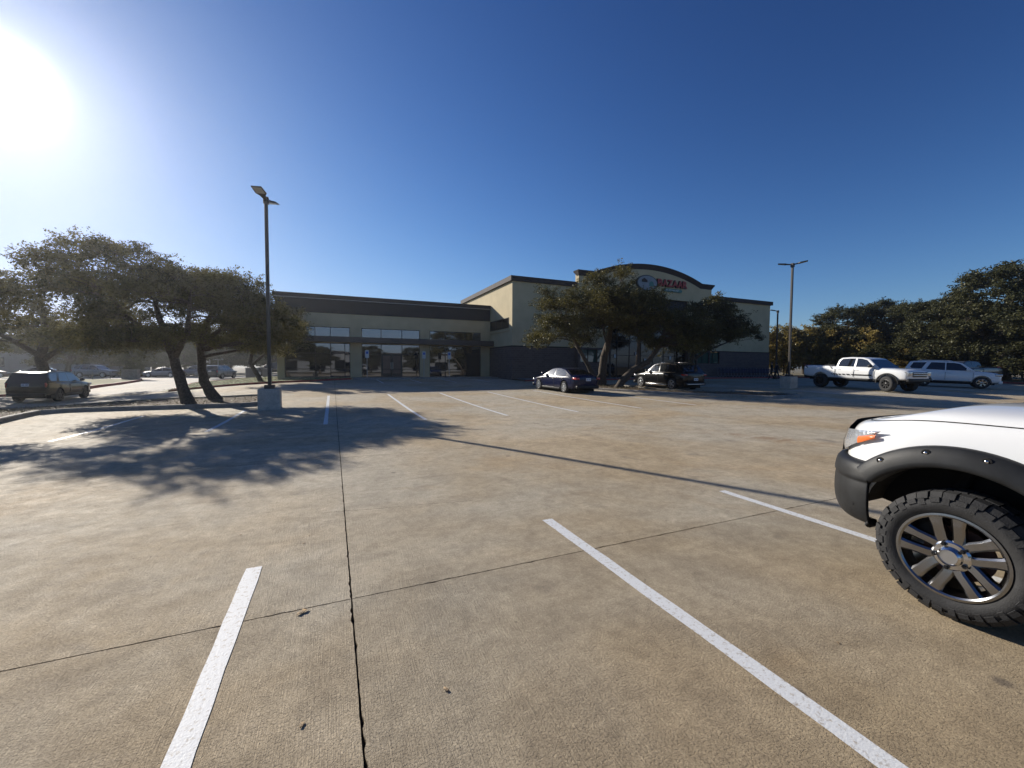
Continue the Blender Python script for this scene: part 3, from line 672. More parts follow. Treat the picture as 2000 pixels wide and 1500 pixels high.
# ------------------------------------------------------------------ trees
def bez(p0, p1, p2, n):
    return [p0 * (1 - t) ** 2 + p1 * 2 * t * (1 - t) + p2 * t * t for t in [i / n for i in range(n + 1)]]
def tree_meshes(trunks, envs, nclump, crad, nleaf, lsize, seed, sprigs=9, droop=0.0, flat=0.6):
    """trunks: [(points, radii)] relative to the base; envs: [(centre, radii, weight)] crown ellipsoids"""
    r_ = np.random.default_rng(seed); rp = random.Random(seed); tb = MB(); tips = []
    for pts, rad in trunks:
        fine = []; fr = []
        for i in range(len(pts) - 1):
            a, c = Vector(pts[i]), Vector(pts[i + 1]); k = max(2, int((c - a).length / 0.25))
            for j in range(k):
                t = j / k; w = 0.05 * rad[0] * 4
                fine.append(a + (c - a) * t + Vector((rp.gauss(0, w * .18), rp.gauss(0, w * .18), 0))); fr.append((rad[i] + (rad[i + 1] - rad[i]) * t) * rp.uniform(0.93, 1.07))
        fine.append(Vector(pts[-1])); fr.append(rad[-1])
        tb.tube(fine, fr, 12); L_ = len(fine)
        for j in range(int(L_ * 0.45), L_): tips.append((fine[j], fr[j]))
    clumps = []; wsum = sum(e[2] for e in envs)
    for c, er, w in envs:
        c = np.array(c); er = np.array(er); k = max(1, int(round(nclump * w / wsum))); placed = []; tries = 0
        while len(placed) < k and tries < k * 60:
            tries += 1; d = r_.normal(size=3); d /= np.linalg.norm(d)
            if d[2] < -0.55: continue
            p = c + er * d * r_.uniform(0.45, 1.0) ** 0.6
            rad = crad * r_.uniform(0.6, 1.25)
            if any(np.linalg.norm((p - q)) < 0.62 * crad for q in placed): continue
            placed.append(p); clumps.append((p, rad))
    # limbs to the clumps
    for p, rad in clumps:
        P_ = Vector(p); best = min(tips, key=lambda t: (t[0] - P_).length + 1.2 * max(0, t[0].z - P_.z))
        a = best[0]; ln = (P_ - a).length; mid = a + (P_ - a) * 0.5 + Vector((rp.gauss(0, .12), rp.gauss(0, .12), 0.18 * ln * rp.uniform(-0.2, 1)))
        path = bez(a, mid, P_, 7); r0 = min(best[1] * 0.62, 0.03 + 0.018 * ln)
        path = [q + Vector((rp.gauss(0, .03), rp.gauss(0, .03), rp.gauss(0, .03))) if 0 < i < 7 else q for i, q in enumerate(path)]
        tb.tube(path, [r0 + (0.008 - r0) * (i / 7) for i in range(8)], 6, cap=False)
        for _ in range(3):
            d = Vector((rp.gauss(0, 1), rp.gauss(0, 1), rp.gauss(0.1, .6))).normalized()
            tb.tube([path[5], path[5] + d * rad * 0.55 + Vector((0, 0, .04)), path[5] + d * rad * 1.05], [0.014, 0.009, 0.003], 4, cap=False)
    tot = sum(c[1] ** 2 for c in clumps); pos = []; tn = []
    for p, rad in clumps:
        n = int(nleaf * rad ** 2 / tot); ns = int(n * 0.62); m0 = len(pos); tc_ = r_.random()
        # sprigs: leafy twigs leaving the clump in all directions, which give the ragged outline
        k = max(3, int(sprigs * rad / crad)); per = max(4, ns // k)
        for _ in range(k):
            d = r_.normal(size=3); d[2] = d[2] * flat + 0.08; d /= np.linalg.norm(d)
            t = r_.uniform(0.15, 1.0, per) ** 0.8; ln = rad * r_.uniform(0.65, 1.35)
            q = p + d * (t * ln)[:, None] * np.array([1, 1, flat + 0.25]) + r_.normal(size=(per, 3)) * 0.085 * rad * np.array([1, 1, .7]) * (0.6 + 0.8 * t[:, None])
            q[:, 2] -= droop * (t ** 2) * ln; pos.append(q)
        d = r_.normal(size=(n - ns, 3)); d /= np.linalg.norm(d, axis=1)[:, None]
        pos.append(p + d * (rad * 0.85 * r_.uniform(0.1, 1, (n - ns, 1)) ** 0.5) * np.array([1, 1, flat]))
        tn += [np.full(len(q_), tc_) for q_ in pos[m0:]]
    pos = np.concatenate(pos); leaves = leaf_mesh('crown', pos, lsize, r_, 0.35, tint=np.concatenate(tn))
    return tb.mesh('trunk', smooth=True), leaves
def tree(name, label, base, meshes, bark='bark', leaf='oak_leaf', group=None, rz=0.0, sc=1.0, z=None):
    t = tag(empty(name, (base[0], base[1], gz(*base) + 0.05 if z is None else z), rz), label, 'tree' if 'shrub' not in name and 'bamboo' not in name else 'shrub', group)
    t.scale = (sc,) * 3 if not hasattr(sc, '__len__') else sc
    link('trunk' if 'shrub' not in name and 'bamboo' not in name else 'stem', meshes[0], t, bark); link('crown' if 'shrub' not in name and 'bamboo' not in name else 'foliage', meshes[1], t, leaf); return t
def rel(base, z0, pts): return [(x - base[0], y - base[1], z - z0) for x, y, z in pts]

# near left island: two leaning live oaks
B = (-5.43, 20.75); z0 = gz(*B) + 0.05
tree('live_oak', 'nearest live oak, its thick trunk leaning left in the left island', B, tree_meshes(
    [(rel(B, z0, [(-5.36, 20.7, -0.2), (-5.6, 20.9, 0.35), (-5.82, 21.08, 0.97), (-6.1, 21.25, 2.1), (-6.45, 21.5, 3.0), (-6.7, 21.5, 4.3), (-6.8, 21.4, 5.4)]), [0.29, 0.22, 0.19, 0.17, 0.13, 0.08, 0.04]),
     (rel(B, z0, [(-6.25, 21.3, 2.5), (-7.1, 21.9, 3.0), (-7.95, 22.4, 3.7), (-8.6, 22.6, 4.7)]), [0.13, 0.10, 0.08, 0.04]),
     (rel(B, z0, [(-6.0, 21.2, 2.0), (-5.4, 20.6, 3.0), (-5.2, 20.3, 4.4)]), [0.13, 0.10, 0.05])],
    [((-2.3, 0.9, 5.05), (2.5, 2.6, 1.55), 1.0), ((-0.4, 0.2, 4.2), (1.9, 2.2, 1.3), .55), ((-3.2, 1.6, 3.3), (1.5, 1.8, 1.0), .4), ((-0.9, 0.5, 2.75), (1.0, 1.3, .55), .25), ((-2.6, .6, 2.6), (1.2, 1.4, .5), .2)],
    112, 0.72, 76000, 0.088, 11, sprigs=12), group='live oaks in the near left island')
B = (-5.0, 22.7); z0 = gz(*B) + 0.05
tree('live_oak', 'second live oak in the left island, trunk kinked and leaning right at its foot', B, tree_meshes(
    [(rel(B, z0, [(-4.78, 22.6, -0.2), (-5.05, 22.7, 0.2), (-5.45, 22.9, 0.9), (-5.55, 23.0, 1.7), (-5.58, 23.0, 2.6), (-5.3, 22.9, 3.5), (-4.9, 22.8, 4.6)]), [0.31, 0.24, 0.195, 0.175, 0.15, 0.10, 0.04]),
     (rel(B, z0, [(-5.57, 23.0, 2.5), (-4.7, 22.7, 3.3), (-3.9, 22.4, 4.2)]), [0.14, 0.10, 0.05])],
    [((0.45, -0.1, 4.45), (1.9, 2.1, 1.35), 1.0), ((2.1, -0.9, 3.5), (1.6, 2.0, 1.0), .75), ((-0.9, 0.4, 4.9), (1.2, 1.5, 1.0), .3), ((-0.1, 0.2, 2.85), (1.0, 1.1, .6), .3), ((2.0, -.5, 2.5), (.9, 1.1, .6), .2)],
    96, 0.70, 62000, 0.090, 12, sprigs=12), group='live oaks in the near left island')
B = (-12.2, 18.9); z0 = gz(*B) + 0.05
tree('live_oak', 'low live oak in the left island, mostly outside the left picture edge', B, tree_meshes(
    [([(0, 0, -.2), (.1, 0, .9), (-.1, .1, 1.9), (.5, -.1, 2.9), (.9, -.1, 3.8)], [.26, .2, .17, .12, .05]), ([(0, 0, 1.7), (-1.0, .3, 2.7), (-1.6, .4, 3.5)], [.12, .09, .04])],
    [((0.7, -.2, 3.75), (2.1, 2.0, .95), 1.0), ((-1.2, .2, 3.4), (1.6, 1.7, .9), .5)], 52, 0.66, 34000, 0.085, 41, sprigs=12), group='live oaks in the near left island')
B = (-5.35, 38.6); z0 = gz(*B) + 0.1
tree('live_oak', 'small live oak with a slanting trunk before the left corner of the low wing', B, tree_meshes(
    [(rel(B, z0, [(-5.2, 38.6, 0), (-5.6, 38.6, 0.9), (-6.1, 38.6, 1.9), (-5.9, 38.5, 3.0), (-5.2, 38.4, 4.2)]), [0.22, 0.17, 0.14, 0.11, 0.05]),
     (rel(B, z0, [(-6.0, 38.6, 1.7), (-4.6, 38.0, 3.0), (-3.4, 37.6, 4.3)]), [0.12, 0.09, 0.04])],
    [((0.2, -0.6, 5.0), (2.4, 1.7, 1.6), 1.0), ((2.0, -0.8, 4.4), (1.6, 1.4, 1.5), .7), ((-1.6, -0.2, 4.0), (2.0, 1.6, 1.5), .7), ((1.0, -.8, 2.9), (2.2, 1.4, .9), .5)],
    54, 0.85, 30000, 0.15, 13))
B = (-19.6, 41.5); z0 = gz(*B) + 0.1
big = tree_meshes([([(0, 0, -0.2), (0.1, 0, 1.0), (-0.1, 0.1, 2.2), (0.2, 0, 3.6), (0.1, 0, 5.0), (0, 0, 6.4)], [0.34, 0.27, 0.24, 0.2, 0.14, 0.06]),
                   ([(0, 0, 2.0), (1.2, 0.4, 3.2), (2.6, 0.6, 4.4)], [0.18, 0.13, 0.06]), ([(0, 0, 2.2), (-1.3, -0.3, 3.4), (-2.8, 0.2, 4.5)], [0.18, 0.13, 0.06])],
                  [((0, 0, 5.6), (4.2, 3.8, 2.6), 1.0), ((0.5, 0, 3.6), (4.6, 4.0, 1.3), .5)], 70, 1.05, 34000, 0.16, 14)
tree('live_oak', 'broad live oak on the dry lawn behind the dark boxy SUV', B, big, rz=0.4, sc=(1.2, 1.2, 1.12))
tree('live_oak', 'live oak at the left picture edge beyond the dry lawn', (-27.5, 43.5), big, rz=2.3, sc=(1.05, 1.05, .95))

# middle island oaks
B = (17.45, 24.1); z0 = gz(*B) + 0.05
tree('live_oak', 'forked live oak with an upright main trunk between blue sedan and black crossover', B, tree_meshes(
    [(rel(B, z0, [(17.5, 24.15, 0), (17.5, 24.1, 0.9), (17.55, 24.0, 2.2), (17.9, 24.0, 3.4), (18.1, 23.9, 4.6), (18.3, 23.8, 6.6)]), [0.36, 0.29, 0.25, 0.21, 0.15, 0.06]),
     (rel(B, z0, [(17.4, 24.1, 0.2), (16.9, 24.2, 0.9), (16.4, 24.25, 1.8), (15.6, 24.2, 2.9), (14.6, 24.0, 4.3)]), [0.22, 0.18, 0.15, 0.12, 0.05]),
     (rel(B, z0, [(17.2, 24.1, 0.9), (17.7, 24.0, 1.8), (17.6, 23.7, 3.3), (16.8, 23.5, 5.2)]), [0.12, 0.12, 0.11, 0.05])],
    [((-2.0, 0.2, 5.1), (3.0, 2.8, 1.9), 1.0), ((-3.0, 0, 3.5), (2.4, 2.4, 1.3), .6), ((0.7, -0.3, 6.5), (2.1, 2.2, 1.6), .6), ((.4, -.2, 4.6), (2.4, 2.2, 1.2), .5)],
    84, 0.95, 60000, 0.115, 15), group='live oaks in the middle island')
B = (17.26, 22.0); z0 = gz(*B) + 0.05
tree('live_oak', 'live oak whose trunk slants strongly right in front of the black crossover', B, tree_meshes(
    [(rel(B, z0, [(17.2, 22.05, 0), (17.5, 21.9, 0.7), (18.1, 21.6, 1.45), (19.0, 21.2, 2.0), (19.7, 20.9, 3.0), (20.2, 20.8, 4.6)]), [0.30, 0.25, 0.21, 0.17, 0.12, 0.05]),
     (rel(B, z0, [(18.4, 21.5, 1.6), (18.6, 21.6, 3.0), (18.6, 21.8, 5.0)]), [0.14, 0.11, 0.05])],
    [((1.3, -0.1, 4.9), (2.2, 2.3, 1.5), 1.0), ((2.9, -1.0, 3.7), (2.6, 2.4, 1.0), .8), ((.2, .6, 5.4), (1.7, 2.0, 1.5), .5), ((3.6, -1.6, 2.9), (1.9, 1.7, .8), .4)],
    84, 0.90, 56000, 0.115, 16), group='live oaks in the middle island')
B = (28.6, 26.6); z0 = gz(*B)
tree('live_oak', 'dense low live oak standing behind the rear of the black crossover', B, tree_meshes(
    [([(0, 0, -.1), (0.1, 0, 1.2), (0.3, 0, 2.6), (0.9, -.3, 4.2), (1.2, -.4, 6.0)], [0.26, 0.21, 0.18, 0.12, 0.05]), ([(0.2, 0, 1.8), (1.6, -.6, 2.8), (3.0, -1.2, 3.4)], [0.14, 0.1, 0.05])],
    [((1.7, -.6, 5.4), (3.0, 2.5, 1.7), 1.0), ((3.2, -1.0, 4.1), (3.1, 2.4, 1.2), .7), ((-0.6, 0, 3.6), (2.2, 1.9, 1.5), .5)],
    74, 1.0, 44000, 0.14, 17))

# wooded edge on the right
proto = [tree_meshes([([(0, 0, -0.2), (rr * .2, 0, 1.4), (rr * .5, .2, 3.2), (rr * .3, 0, 5.4), (0, 0, 7.4)], [0.34, 0.27, 0.22, 0.15, 0.05]), ([(rr * .3, 0, 2.0), (1.6, .5, 3.6), (3.0, .8, 5.0)], [0.17, .12, .05]), ([(rr * .3, 0, 2.4), (-1.6, -.5, 4.0), (-2.8, .2, 5.4)], [0.17, .12, .05])],
                     [((0, 0, 6.3), (3.8 + .5 * rr, 3.6, 2.6), 1.0), ((-.8 * rr, 0, 4.0), (4.3, 3.9, 1.7), .8), ((.5 * rr, 0, 2.4), (3.9, 3.6, .9), .35)], 120, 1.0, 72000, 0.17, 20 + i, flat=0.5) for i, rr in enumerate((1, -1, 0.4))]
R_ = 'oaks along the wooded right edge'
for (x, y, k, rz, sc, lab) in [
    (69.0, 35.5, 0, 0.3, (1.1, 1.1, 1.16), 'oak nearest the store among the wooded right edge, above the golden bamboo'),
    (74.0, 33.5, 1, 1.2, (1.0, 1.0, 1.24), 'slender oak crown rising behind the striped pickup cab'),
    (71.0, 28.5, 2, 2.2, (1.0, 1.0, 1.12), 'oak in the wooded edge above the bonnet of the striped pickup'),
    (65.0, 23.5, 0, 3.6, (1.1, 1.1, 1.08), 'oak in the wooded edge behind the pale SUV roof'),
    (62.5, 18.0, 1, 4.4, (1.35, 1.35, 1.32), 'tallest oak of the wooded edge at the right picture side'),
    (64.5, 13.5, 2, 0.8, (1.35, 1.35, 1.3), 'oak cut by the right picture edge'),
    (68.0, 23.0, 1, 5.3, (1.0, 1.0, 1.0), 'low oak in front of the wooded edge between pickup and pale SUV'),
    (76.0, 45.5, 0, 2.8, (1.0, 1.0, 0.9), 'farther oak seen behind the right corner of the arched store'),
    (86.0, 55.0, 2, 1.0, (1.2, 1.2, 0.95), 'farthest oak between the store corner and the lamp posts')]:
    tree('oak_tree', lab, (x, y), proto[k], leaf='oak_leaf_far', bark='bark_pale' if sc[0] > 1.3 else 'bark', group=R_, rz=rz, sc=sc)
bam = [tree_meshes([([(0, 0, -.1), (.1, 0, 1.5), (.2, .1, 3.0)], [.05, .04, .02]), ([(.3, .2, -.1), (.5, .3, 1.5), (.8, .3, 2.8)], [.05, .04, .02]), ([(-.3, .1, -.1), (-.5, 0, 1.4), (-.9, -.1, 2.9)], [.05, .04, .02])],
                   [((0, 0, 2.2), (1.5, 1.2, 1.9), 1.0), ((0, 0, 1.0), (1.6, 1.3, .8), .5)], 34, 0.6, 9000, 0.16, 30 + i, droop=0.3, flat=0.9) for i in range(2)]
for i, (x, y, s_, lab) in enumerate([(59.5, 41.5, 1.75, 'golden bamboo shrub right beside the store corner'), (62.0, 40.0, 1.9, 'golden bamboo shrub between the two lamp posts'),
                                  (63.6, 37.6, 1.8, 'golden bamboo shrub right of the nearer lamp pole'), (65.0, 34.8, 1.75, 'golden bamboo shrub behind the pickup bed'),
                                  (65.5, 32.0, 1.6, 'golden bamboo shrub behind the pickup cab'), (62.5, 26.2, 0.9, 'low yellow shrub seen over the pickup bonnet')]):
    tree('bamboo_shrub', lab, (x, y), bam[i % 2], leaf='bamboo_leaf', group='golden bamboo along the right edge', rz=i * 1.3, sc=s_)
for i, (x, y, s_, lab) in enumerate([(58.5, 27.0, 1.0, 'low shrub in the wood behind the pickup bed'), (60.5, 22.5, 1.1, 'low shrub in the wood left of the pale SUV'), (60.0, 20.2, .9, 'low shrub in the wood above the pale SUV bonnet'),
                                  (59.5, 15.5, 1.0, 'low shrub under the tallest oak of the right edge'), (61.0, 11.0, 1.0, 'low shrub at the right picture edge'), (70.0, 18.0, 1.4, 'taller shrub deep in the wood behind the tallest oak'),
                                  (72.0, 24.0, 1.5, 'taller shrub deep in the wood behind the pale SUV'), (74.0, 30.0, 1.5, 'taller shrub deep in the wood behind the pickup cab'), (70.0, 12.5, 1.4, 'taller shrub deep in the wood by the right picture edge')]):
    tree('woodland_shrub', lab, (x, y), bam[i % 2], leaf='oak_leaf_far', group='shrubs under the wooded right edge', rz=i * 1.7, sc=(s_ * 1.6, s_ * 1.6, s_))
# far trees beyond the street on the left
F_ = 'far trees beyond the street'
for (x, y, k, rz, sc, lab) in [
    (-39.5, 89.5, 0, 0.5, (1.2, 1.2, 1.0), 'far tree with a straight dark trunk behind the parked row'),
    (-32.0, 90.5, 1, 1.5, (1.0, 1.0, 0.72), 'far low tree above the small shrub of the lawn'),
    (-28.5, 97, 2, 2.5, (1.2, 1.2, 0.85), 'far tree seen left of the nearest leaning trunk'),
    (-23.0, 87, 0, 3.5, (1.0, 1.0, 0.75), 'far tree seen between the two leaning trunks'),
    (-17.0, 87.5, 1, 4.5, (1.1, 1.1, 0.78), 'far tree above the dark SUV on the drive'),
    (-12.0, 93, 2, 5.5, (1.2, 1.2, 0.85), 'far tree behind the lawn at the low wing corner'),
    (-6.0, 90, 1, 0.9, (1.1, 1.1, 0.8), 'far tree half hidden by the low wing corner'),
    (-64, 118, 0, 1.1, (1.9, 1.9, 1.15), 'farthest tree at the left picture edge'), (-52, 122, 1, 2.1, (1.9, 1.9, 1.1), 'farthest tree behind the grey wall'),
    (-39, 124, 2, 3.1, (2.0, 2.0, 1.1), 'farthest tree above the middle of the parked row'), (-27, 122, 0, 4.1, (1.9, 1.9, 1.1), 'farthest tree behind the leaning trunks'),
    (-15, 121, 1, 5.1, (1.9, 1.9, 1.05), 'farthest tree between leaning trunks and low wing'), (-78, 112, 2, .4, (1.9, 1.9, 1.1), 'farthest tree beyond the left picture edge')]:
    tree('street_tree', lab, (x, y), proto[k], leaf='oak_leaf_far', group=F_, rz=rz, sc=sc)
tree('street_shrub', 'small rounded shrub growing over the concrete block on the lawn', (-23.2, 66.0), bam[0], leaf='oak_leaf_far', rz=1, sc=(0.9, 0.9, 0.95))

# ------------------------------------------------------------------ vehicles
def wheel_parts(Rw, w, rim_r, spokes, split=False):
    """meshes of tyre, rim; the axle lies along Y, the outer face towards +Y"""
    t = MB().lathe([(rim_r, -w / 2 + .01), (rim_r + .02, -w / 2), (Rw - .05, -w / 2 - .005), (Rw - .012, -w / 2 + .03), (Rw, -w / 4), (Rw, w / 4), (Rw - .012, w / 2 - .03), (Rw - .05, w / 2 + .005), (rim_r + .02, w / 2), (rim_r, w / 2 - .01)], 36)
    r_ = MB().lathe([(rim_r, w / 2 - .012), (rim_r - .02, w / 2 - .008), (rim_r - .03, w / 2 - .03), (rim_r - .03, -w / 2 + .02), (rim_r, -w / 2 + .012)], 36)
    for k in range(spokes):
        a = 2 * math.pi * k / spokes
        for off in ((-.13, .13) if split else (0,)):
            ca, sa = math.cos(a + off * .6), math.sin(a + off * .6); cb, sb = math.cos(a + off), math.sin(a + off)
            hw0, hw1 = (.028, .02) if split else (.042, .03)
            y0, y1 = w / 2 - .045, w / 2 - .012
            p, q = Vector((ca * .05, 0, sa * .05)), Vector((cb * (rim_r - .02), 0, sb * (rim_r - .02))); n = Vector((-sa, 0, ca))
            r_.add([(*(p + n * hw0).to_tuple()[:1], y0, (p + n * hw0).z), ((p - n * hw0).x, y0, (p - n * hw0).z), ((q - n * hw1).x, y0, (q - n * hw1).z), ((q + n * hw1).x, y0, (q + n * hw1).z),
                    ((p + n * hw0).x, y1 - .01, (p + n * hw0).z), ((p - n * hw0).x, y1 - .01, (p - n * hw0).z), ((q - n * hw1).x, y1, (q - n * hw1).z), ((q + n * hw1).x, y1, (q + n * hw1).z)],
                   [(3, 2, 1, 0), (4, 5, 6, 7), (0, 1, 5, 4), (1, 2, 6, 5), (2, 3, 7, 6), (3, 0, 4, 7)])
    r_.lathe([(.075, w / 2 - .05), (.075, w / 2 - .012), (.05, w / 2 - .004), (.001, w / 2 - .003)], 16, close=False)
    d = MB().lathe([(.001, -.02), (rim_r - .06, -.02), (rim_r - .06, .0), (.001, .0)], 24, close=False)
    return t.mesh('wheel', True, angle=50), r_.mesh('rim', True, angle=35), d.mesh('brake_disc')

def loft_body(stations, W, name, wells, subsurf=1):
    """stations: (x, zlow, zbelt, ztop, width factor) from nose to tail"""
    rows = []
    for x, zl, zb_, zt, wf in stations:
        h = W / 2 * wf; d = zb_ - zl
        half = [(0.0, zl), (.70 * h, zl), (.93 * h, zl + .03), (.985 * h, zl + .16 * d), (h, zl + .45 * d), (.992 * h, zl + .72 * d), (.965 * h, zl + .93 * d), (.93 * h, zb_ + .02), (.80 * h, zb_ + .65 * (zt - zb_) + .02), (.45 * h, zt + .012), (0.0, zt + .02)]
        rows.append([(x, y, z) for y, z in half] + [(x, -y, z) for y, z in half[-2:0:-1]])
    b = MB().grid(rows, closed=True); n = len(rows[0])
    b.f += [tuple(range(n)), tuple(range((len(rows) - 1) * n, len(rows) * n))[::-1]]
    o = link(name, b.mesh(name, True))
    s_ = o.modifiers.new('s', 'SUBSURF'); s_.levels = s_.render_levels = subsurf
    me = baked(o, name)
    if wells:
        c = MB()
        for x, z, r_, y0, y1 in wells:
            for sg in (1, -1):
                seg = 28; ring = [(x + r_ * math.cos(2 * math.pi * k / seg), z + r_ * math.sin(2 * math.pi * k / seg)) for k in range(seg)]
                c.prism(ring, lambda u, v: (u, sg * y0, v), lambda u, v: (u, sg * y1, v))
        co = link('cut', c.mesh('cut')); o = link(name, me)
        bo = o.modifiers.new('b', 'BOOLEAN'); bo.operation = 'DIFFERENCE'; bo.object = co; bo.solver = 'EXACT'
        me = baked(o, name); bpy.data.objects.remove(co)
    me.polygons.foreach_set('use_smooth', [True] * len(me.polygons)); me.set_sharp_from_angle(angle=R(38)); me.update(); return me

def bevelled(b, name, w, seg=3, ang=25):
    o = link(name, b.mesh(name)); m = o.modifiers.new('b', 'BEVEL'); m.width = w; m.segments = seg; m.limit_method = 'ANGLE'; m.angle_limit = R(ang)
    me = baked(o, name); me.polygons.foreach_set('use_smooth', [True] * len(me.polygons)); me.set_sharp_from_angle(angle=R(40)); return me

SPECS = {}
def spec_parts(key):
    if key in SPECS: return SPECS[key]
    P_ = []           # (name, mesh, material or PAINT, parent index)
    def add(name, me, m, par=-1): P_.append((name, me, m, par)); return len(P_) - 1
    if key == 'sedan':
        L, W, wb, fo, Rw, ww = 4.85, 1.84, 2.80, 0.95, 0.335, 0.23; rim, spk, sp = .235, 9, False
        xf, xr = wb / 2, -wb / 2; xn, xt = xf + fo, xf + fo - L
        st = [(xn, .36, .56, .60, .55), (xn - .05, .24, .64, .68, .78), (xn - .28, .19, .72, .79, .93), (xf, .19, .82, .90, .995), (.85, .19, .90, .96, 1), (.1, .19, .93, .96, 1), (-.9, .19, .95, .98, 1), (xr, .19, .97, 1.02, 1.0), (xt + .35, .23, .97, 1.08, .955), (xt + .08, .34, .90, 1.06, .84), (xt, .45, .80, .92, .66)]
        cab = [(1.12, .90), (.20, 1.37), (-.25, 1.435), (-.75, 1.43), (-1.2, 1.36), (-2.02, 1.02), (-2.05, .9)]; zb_, zr, hb, hr = .93, 1.43, .86, .62
        wins = [[(.80, .965), (.16, 1.32), (-.22, 1.375), (-.30, .965)], [(-.36, .965), (-.30, 1.375), (-.78, 1.37), (-1.12, 1.32), (-1.50, 1.12), (-1.38, .985)]]
    elif key == 'crossover':
        L, W, wb, fo, Rw, ww = 4.95, 1.93, 2.95, 0.93, 0.375, 0.25; rim, spk, sp = .265, 5, True
        xf, xr = wb / 2, -wb / 2; xn, xt = xf + fo, xf + fo - L
        st = [(xn, .42, .70, .76, .55), (xn - .05, .28, .80, .86, .80), (xn - .3, .24, .90, .97, .95), (xf, .24, .98, 1.05, 1), (.9, .24, 1.03, 1.09, 1), (0, .24, 1.05, 1.08, 1), (-1.0, .24, 1.07, 1.10, 1), (xr, .24, 1.09, 1.13, 1), (xt + .35, .28, 1.10, 1.18, .96), (xt + .08, .38, 1.06, 1.16, .86), (xt, .48, .98, 1.05, .74)]
        cab = [(1.15, 1.03), (.35, 1.60), (-.1, 1.685), (-.9, 1.69), (-1.75, 1.63), (-1.98, 1.58), (-2.40, 1.08), (-2.40, 1.03)]; zb_, zr, hb, hr = 1.06, 1.69, .90, .66
        wins = [[(.82, 1.105), (.28, 1.55), (-.12, 1.615), (-.22, 1.115)], [(-.28, 1.115), (-.20, 1.62), (-.95, 1.625), (-1.05, 1.13)], [(-1.11, 1.13), (-1.02, 1.625), (-1.62, 1.57), (-1.98, 1.36), (-1.75, 1.16)]]
    elif key == 'suv':
        L, W, wb, fo, Rw, ww = 4.82, 1.92, 2.79, 0.90, 0.39, 0.26; rim, spk, sp = .255, 6, True
        xf, xr = wb / 2, -wb / 2; xn, xt = xf + fo, xf + fo - L
        st = [(xn, .50, .78, .86, .66), (xn - .05, .40, .90, .98, .86), (xn - .3, .36, 1.02, 1.08, .97), (xf, .36, 1.08, 1.14, 1), (.8, .36, 1.12, 1.16, 1), (0, .36, 1.13, 1.16, 1), (-1.0, .36, 1.15, 1.18, 1), (xr, .36, 1.17, 1.20, 1), (xt + .3, .40, 1.18, 1.24, .97), (xt + .07, .46, 1.12, 1.22, .90), (xt, .55, 1.0, 1.10, .80)]
        cab = [(1.10, 1.12), (.45, 1.68), (.1, 1.775), (-.8, 1.80), (-1.9, 1.78), (-2.12, 1.74), (-2.42, 1.16), (-2.42, 1.1)]; zb_, zr, hb, hr = 1.14, 1.80, .90, .70
        wins = [[(.86, 1.17), (.36, 1.62), (.08, 1.69), (-.30, 1.70), (-.30, 1.18)], [(-.36, 1.18), (-.36, 1.70), (-1.05, 1.705), (-1.30, 1.22)], [(-1.52, 1.24), (-1.28, 1.70), (-1.95, 1.68), (-2.12, 1.36), (-2.05, 1.26)]]
    else:   # lifted crew-cab pickup
        L, W, wb, fo, Rw, ww = 6.20, 2.02, 3.95, 1.0, 0.46, 0.32; rim, spk, sp = .27, 8, False
        xf, xr = wb / 2, -wb / 2; xn, xt = xf + fo, xf + fo - L
        st = [(xn, .78, 1.10, 1.18, .80), (xn - .05, .72, 1.18, 1.26, .92), (xn - .3, .68, 1.26, 1.34, .98), (xf, .66, 1.32, 1.38, 1), (1.35, .62, 1.35, 1.40, 1), (.6, .62, 1.37, 1.40, 1), (-.98, .62, 1.38, 1.40, 1), (-1.06, .62, 1.42, 1.46, .995), (xr, .66, 1.45, 1.48, 1), (xt + .2, .70, 1.45, 1.48, .99), (xt + .03, .74, 1.42, 1.46, .95), (xt, .78, 1.38, 1.42, .93)]
        cab = [(1.50, 1.36), (.80, 1.93), (.45, 2.02), (-.25, 2.04), (-.80, 2.0), (-.97, 1.85), (-1.05, 1.36)]; zb_, zr, hb, hr = 1.38, 2.04, .93, .73
        wins = [[(1.22, 1.43), (.72, 1.86), (.42, 1.94), (.18, 1.95), (.18, 1.43)], [(.06, 1.43), (.06, 1.95), (-.25, 1.95), (-.70, 1.92), (-.84, 1.78), (-.90, 1.44)]]
    wells = [(xx, Rw + (.03 if key != 'pickup' else .05), Rw * (1.14 if key != 'pickup' else 1.17), W / 2 - .36, W / 2 + .2) for xx in (xf, xr)]
    body = add('body', loft_body(st, W, 'body', wells), 'PAINT')
    hwz = lambda z: hb + (hr - hb) * (z - zb_) / (zr - zb_)
    if key == 'pickup':   # open bed: cut-out lined in black
        add('bed_liner', bevelled(MB().box(xt + .12, -1.16, -.80, .80, 1.46, 1.508), 'bed_liner', .005), 'trim_black', body)
    cb = MB().prism(cab, lambda u, v: (u, -hwz(v), v), lambda u, v: (u, hwz(v), v))
    cabin = add('cabin', bevelled(cb, 'cabin', .055), 'PAINT')
    for w_ in wins:
        for sg in (1, -1):
            cxm = sum(p[0] for p in w_) / len(w_); czm = sum(p[1] for p in w_) / len(w_)
            add('side_window', MB().prism(w_, lambda u, v: (u, sg * (hwz(v) - .02), v), lambda u, v: (u, sg * (hwz(v) + .006), v)).mesh('side_window'), 'car_glass', cabin)
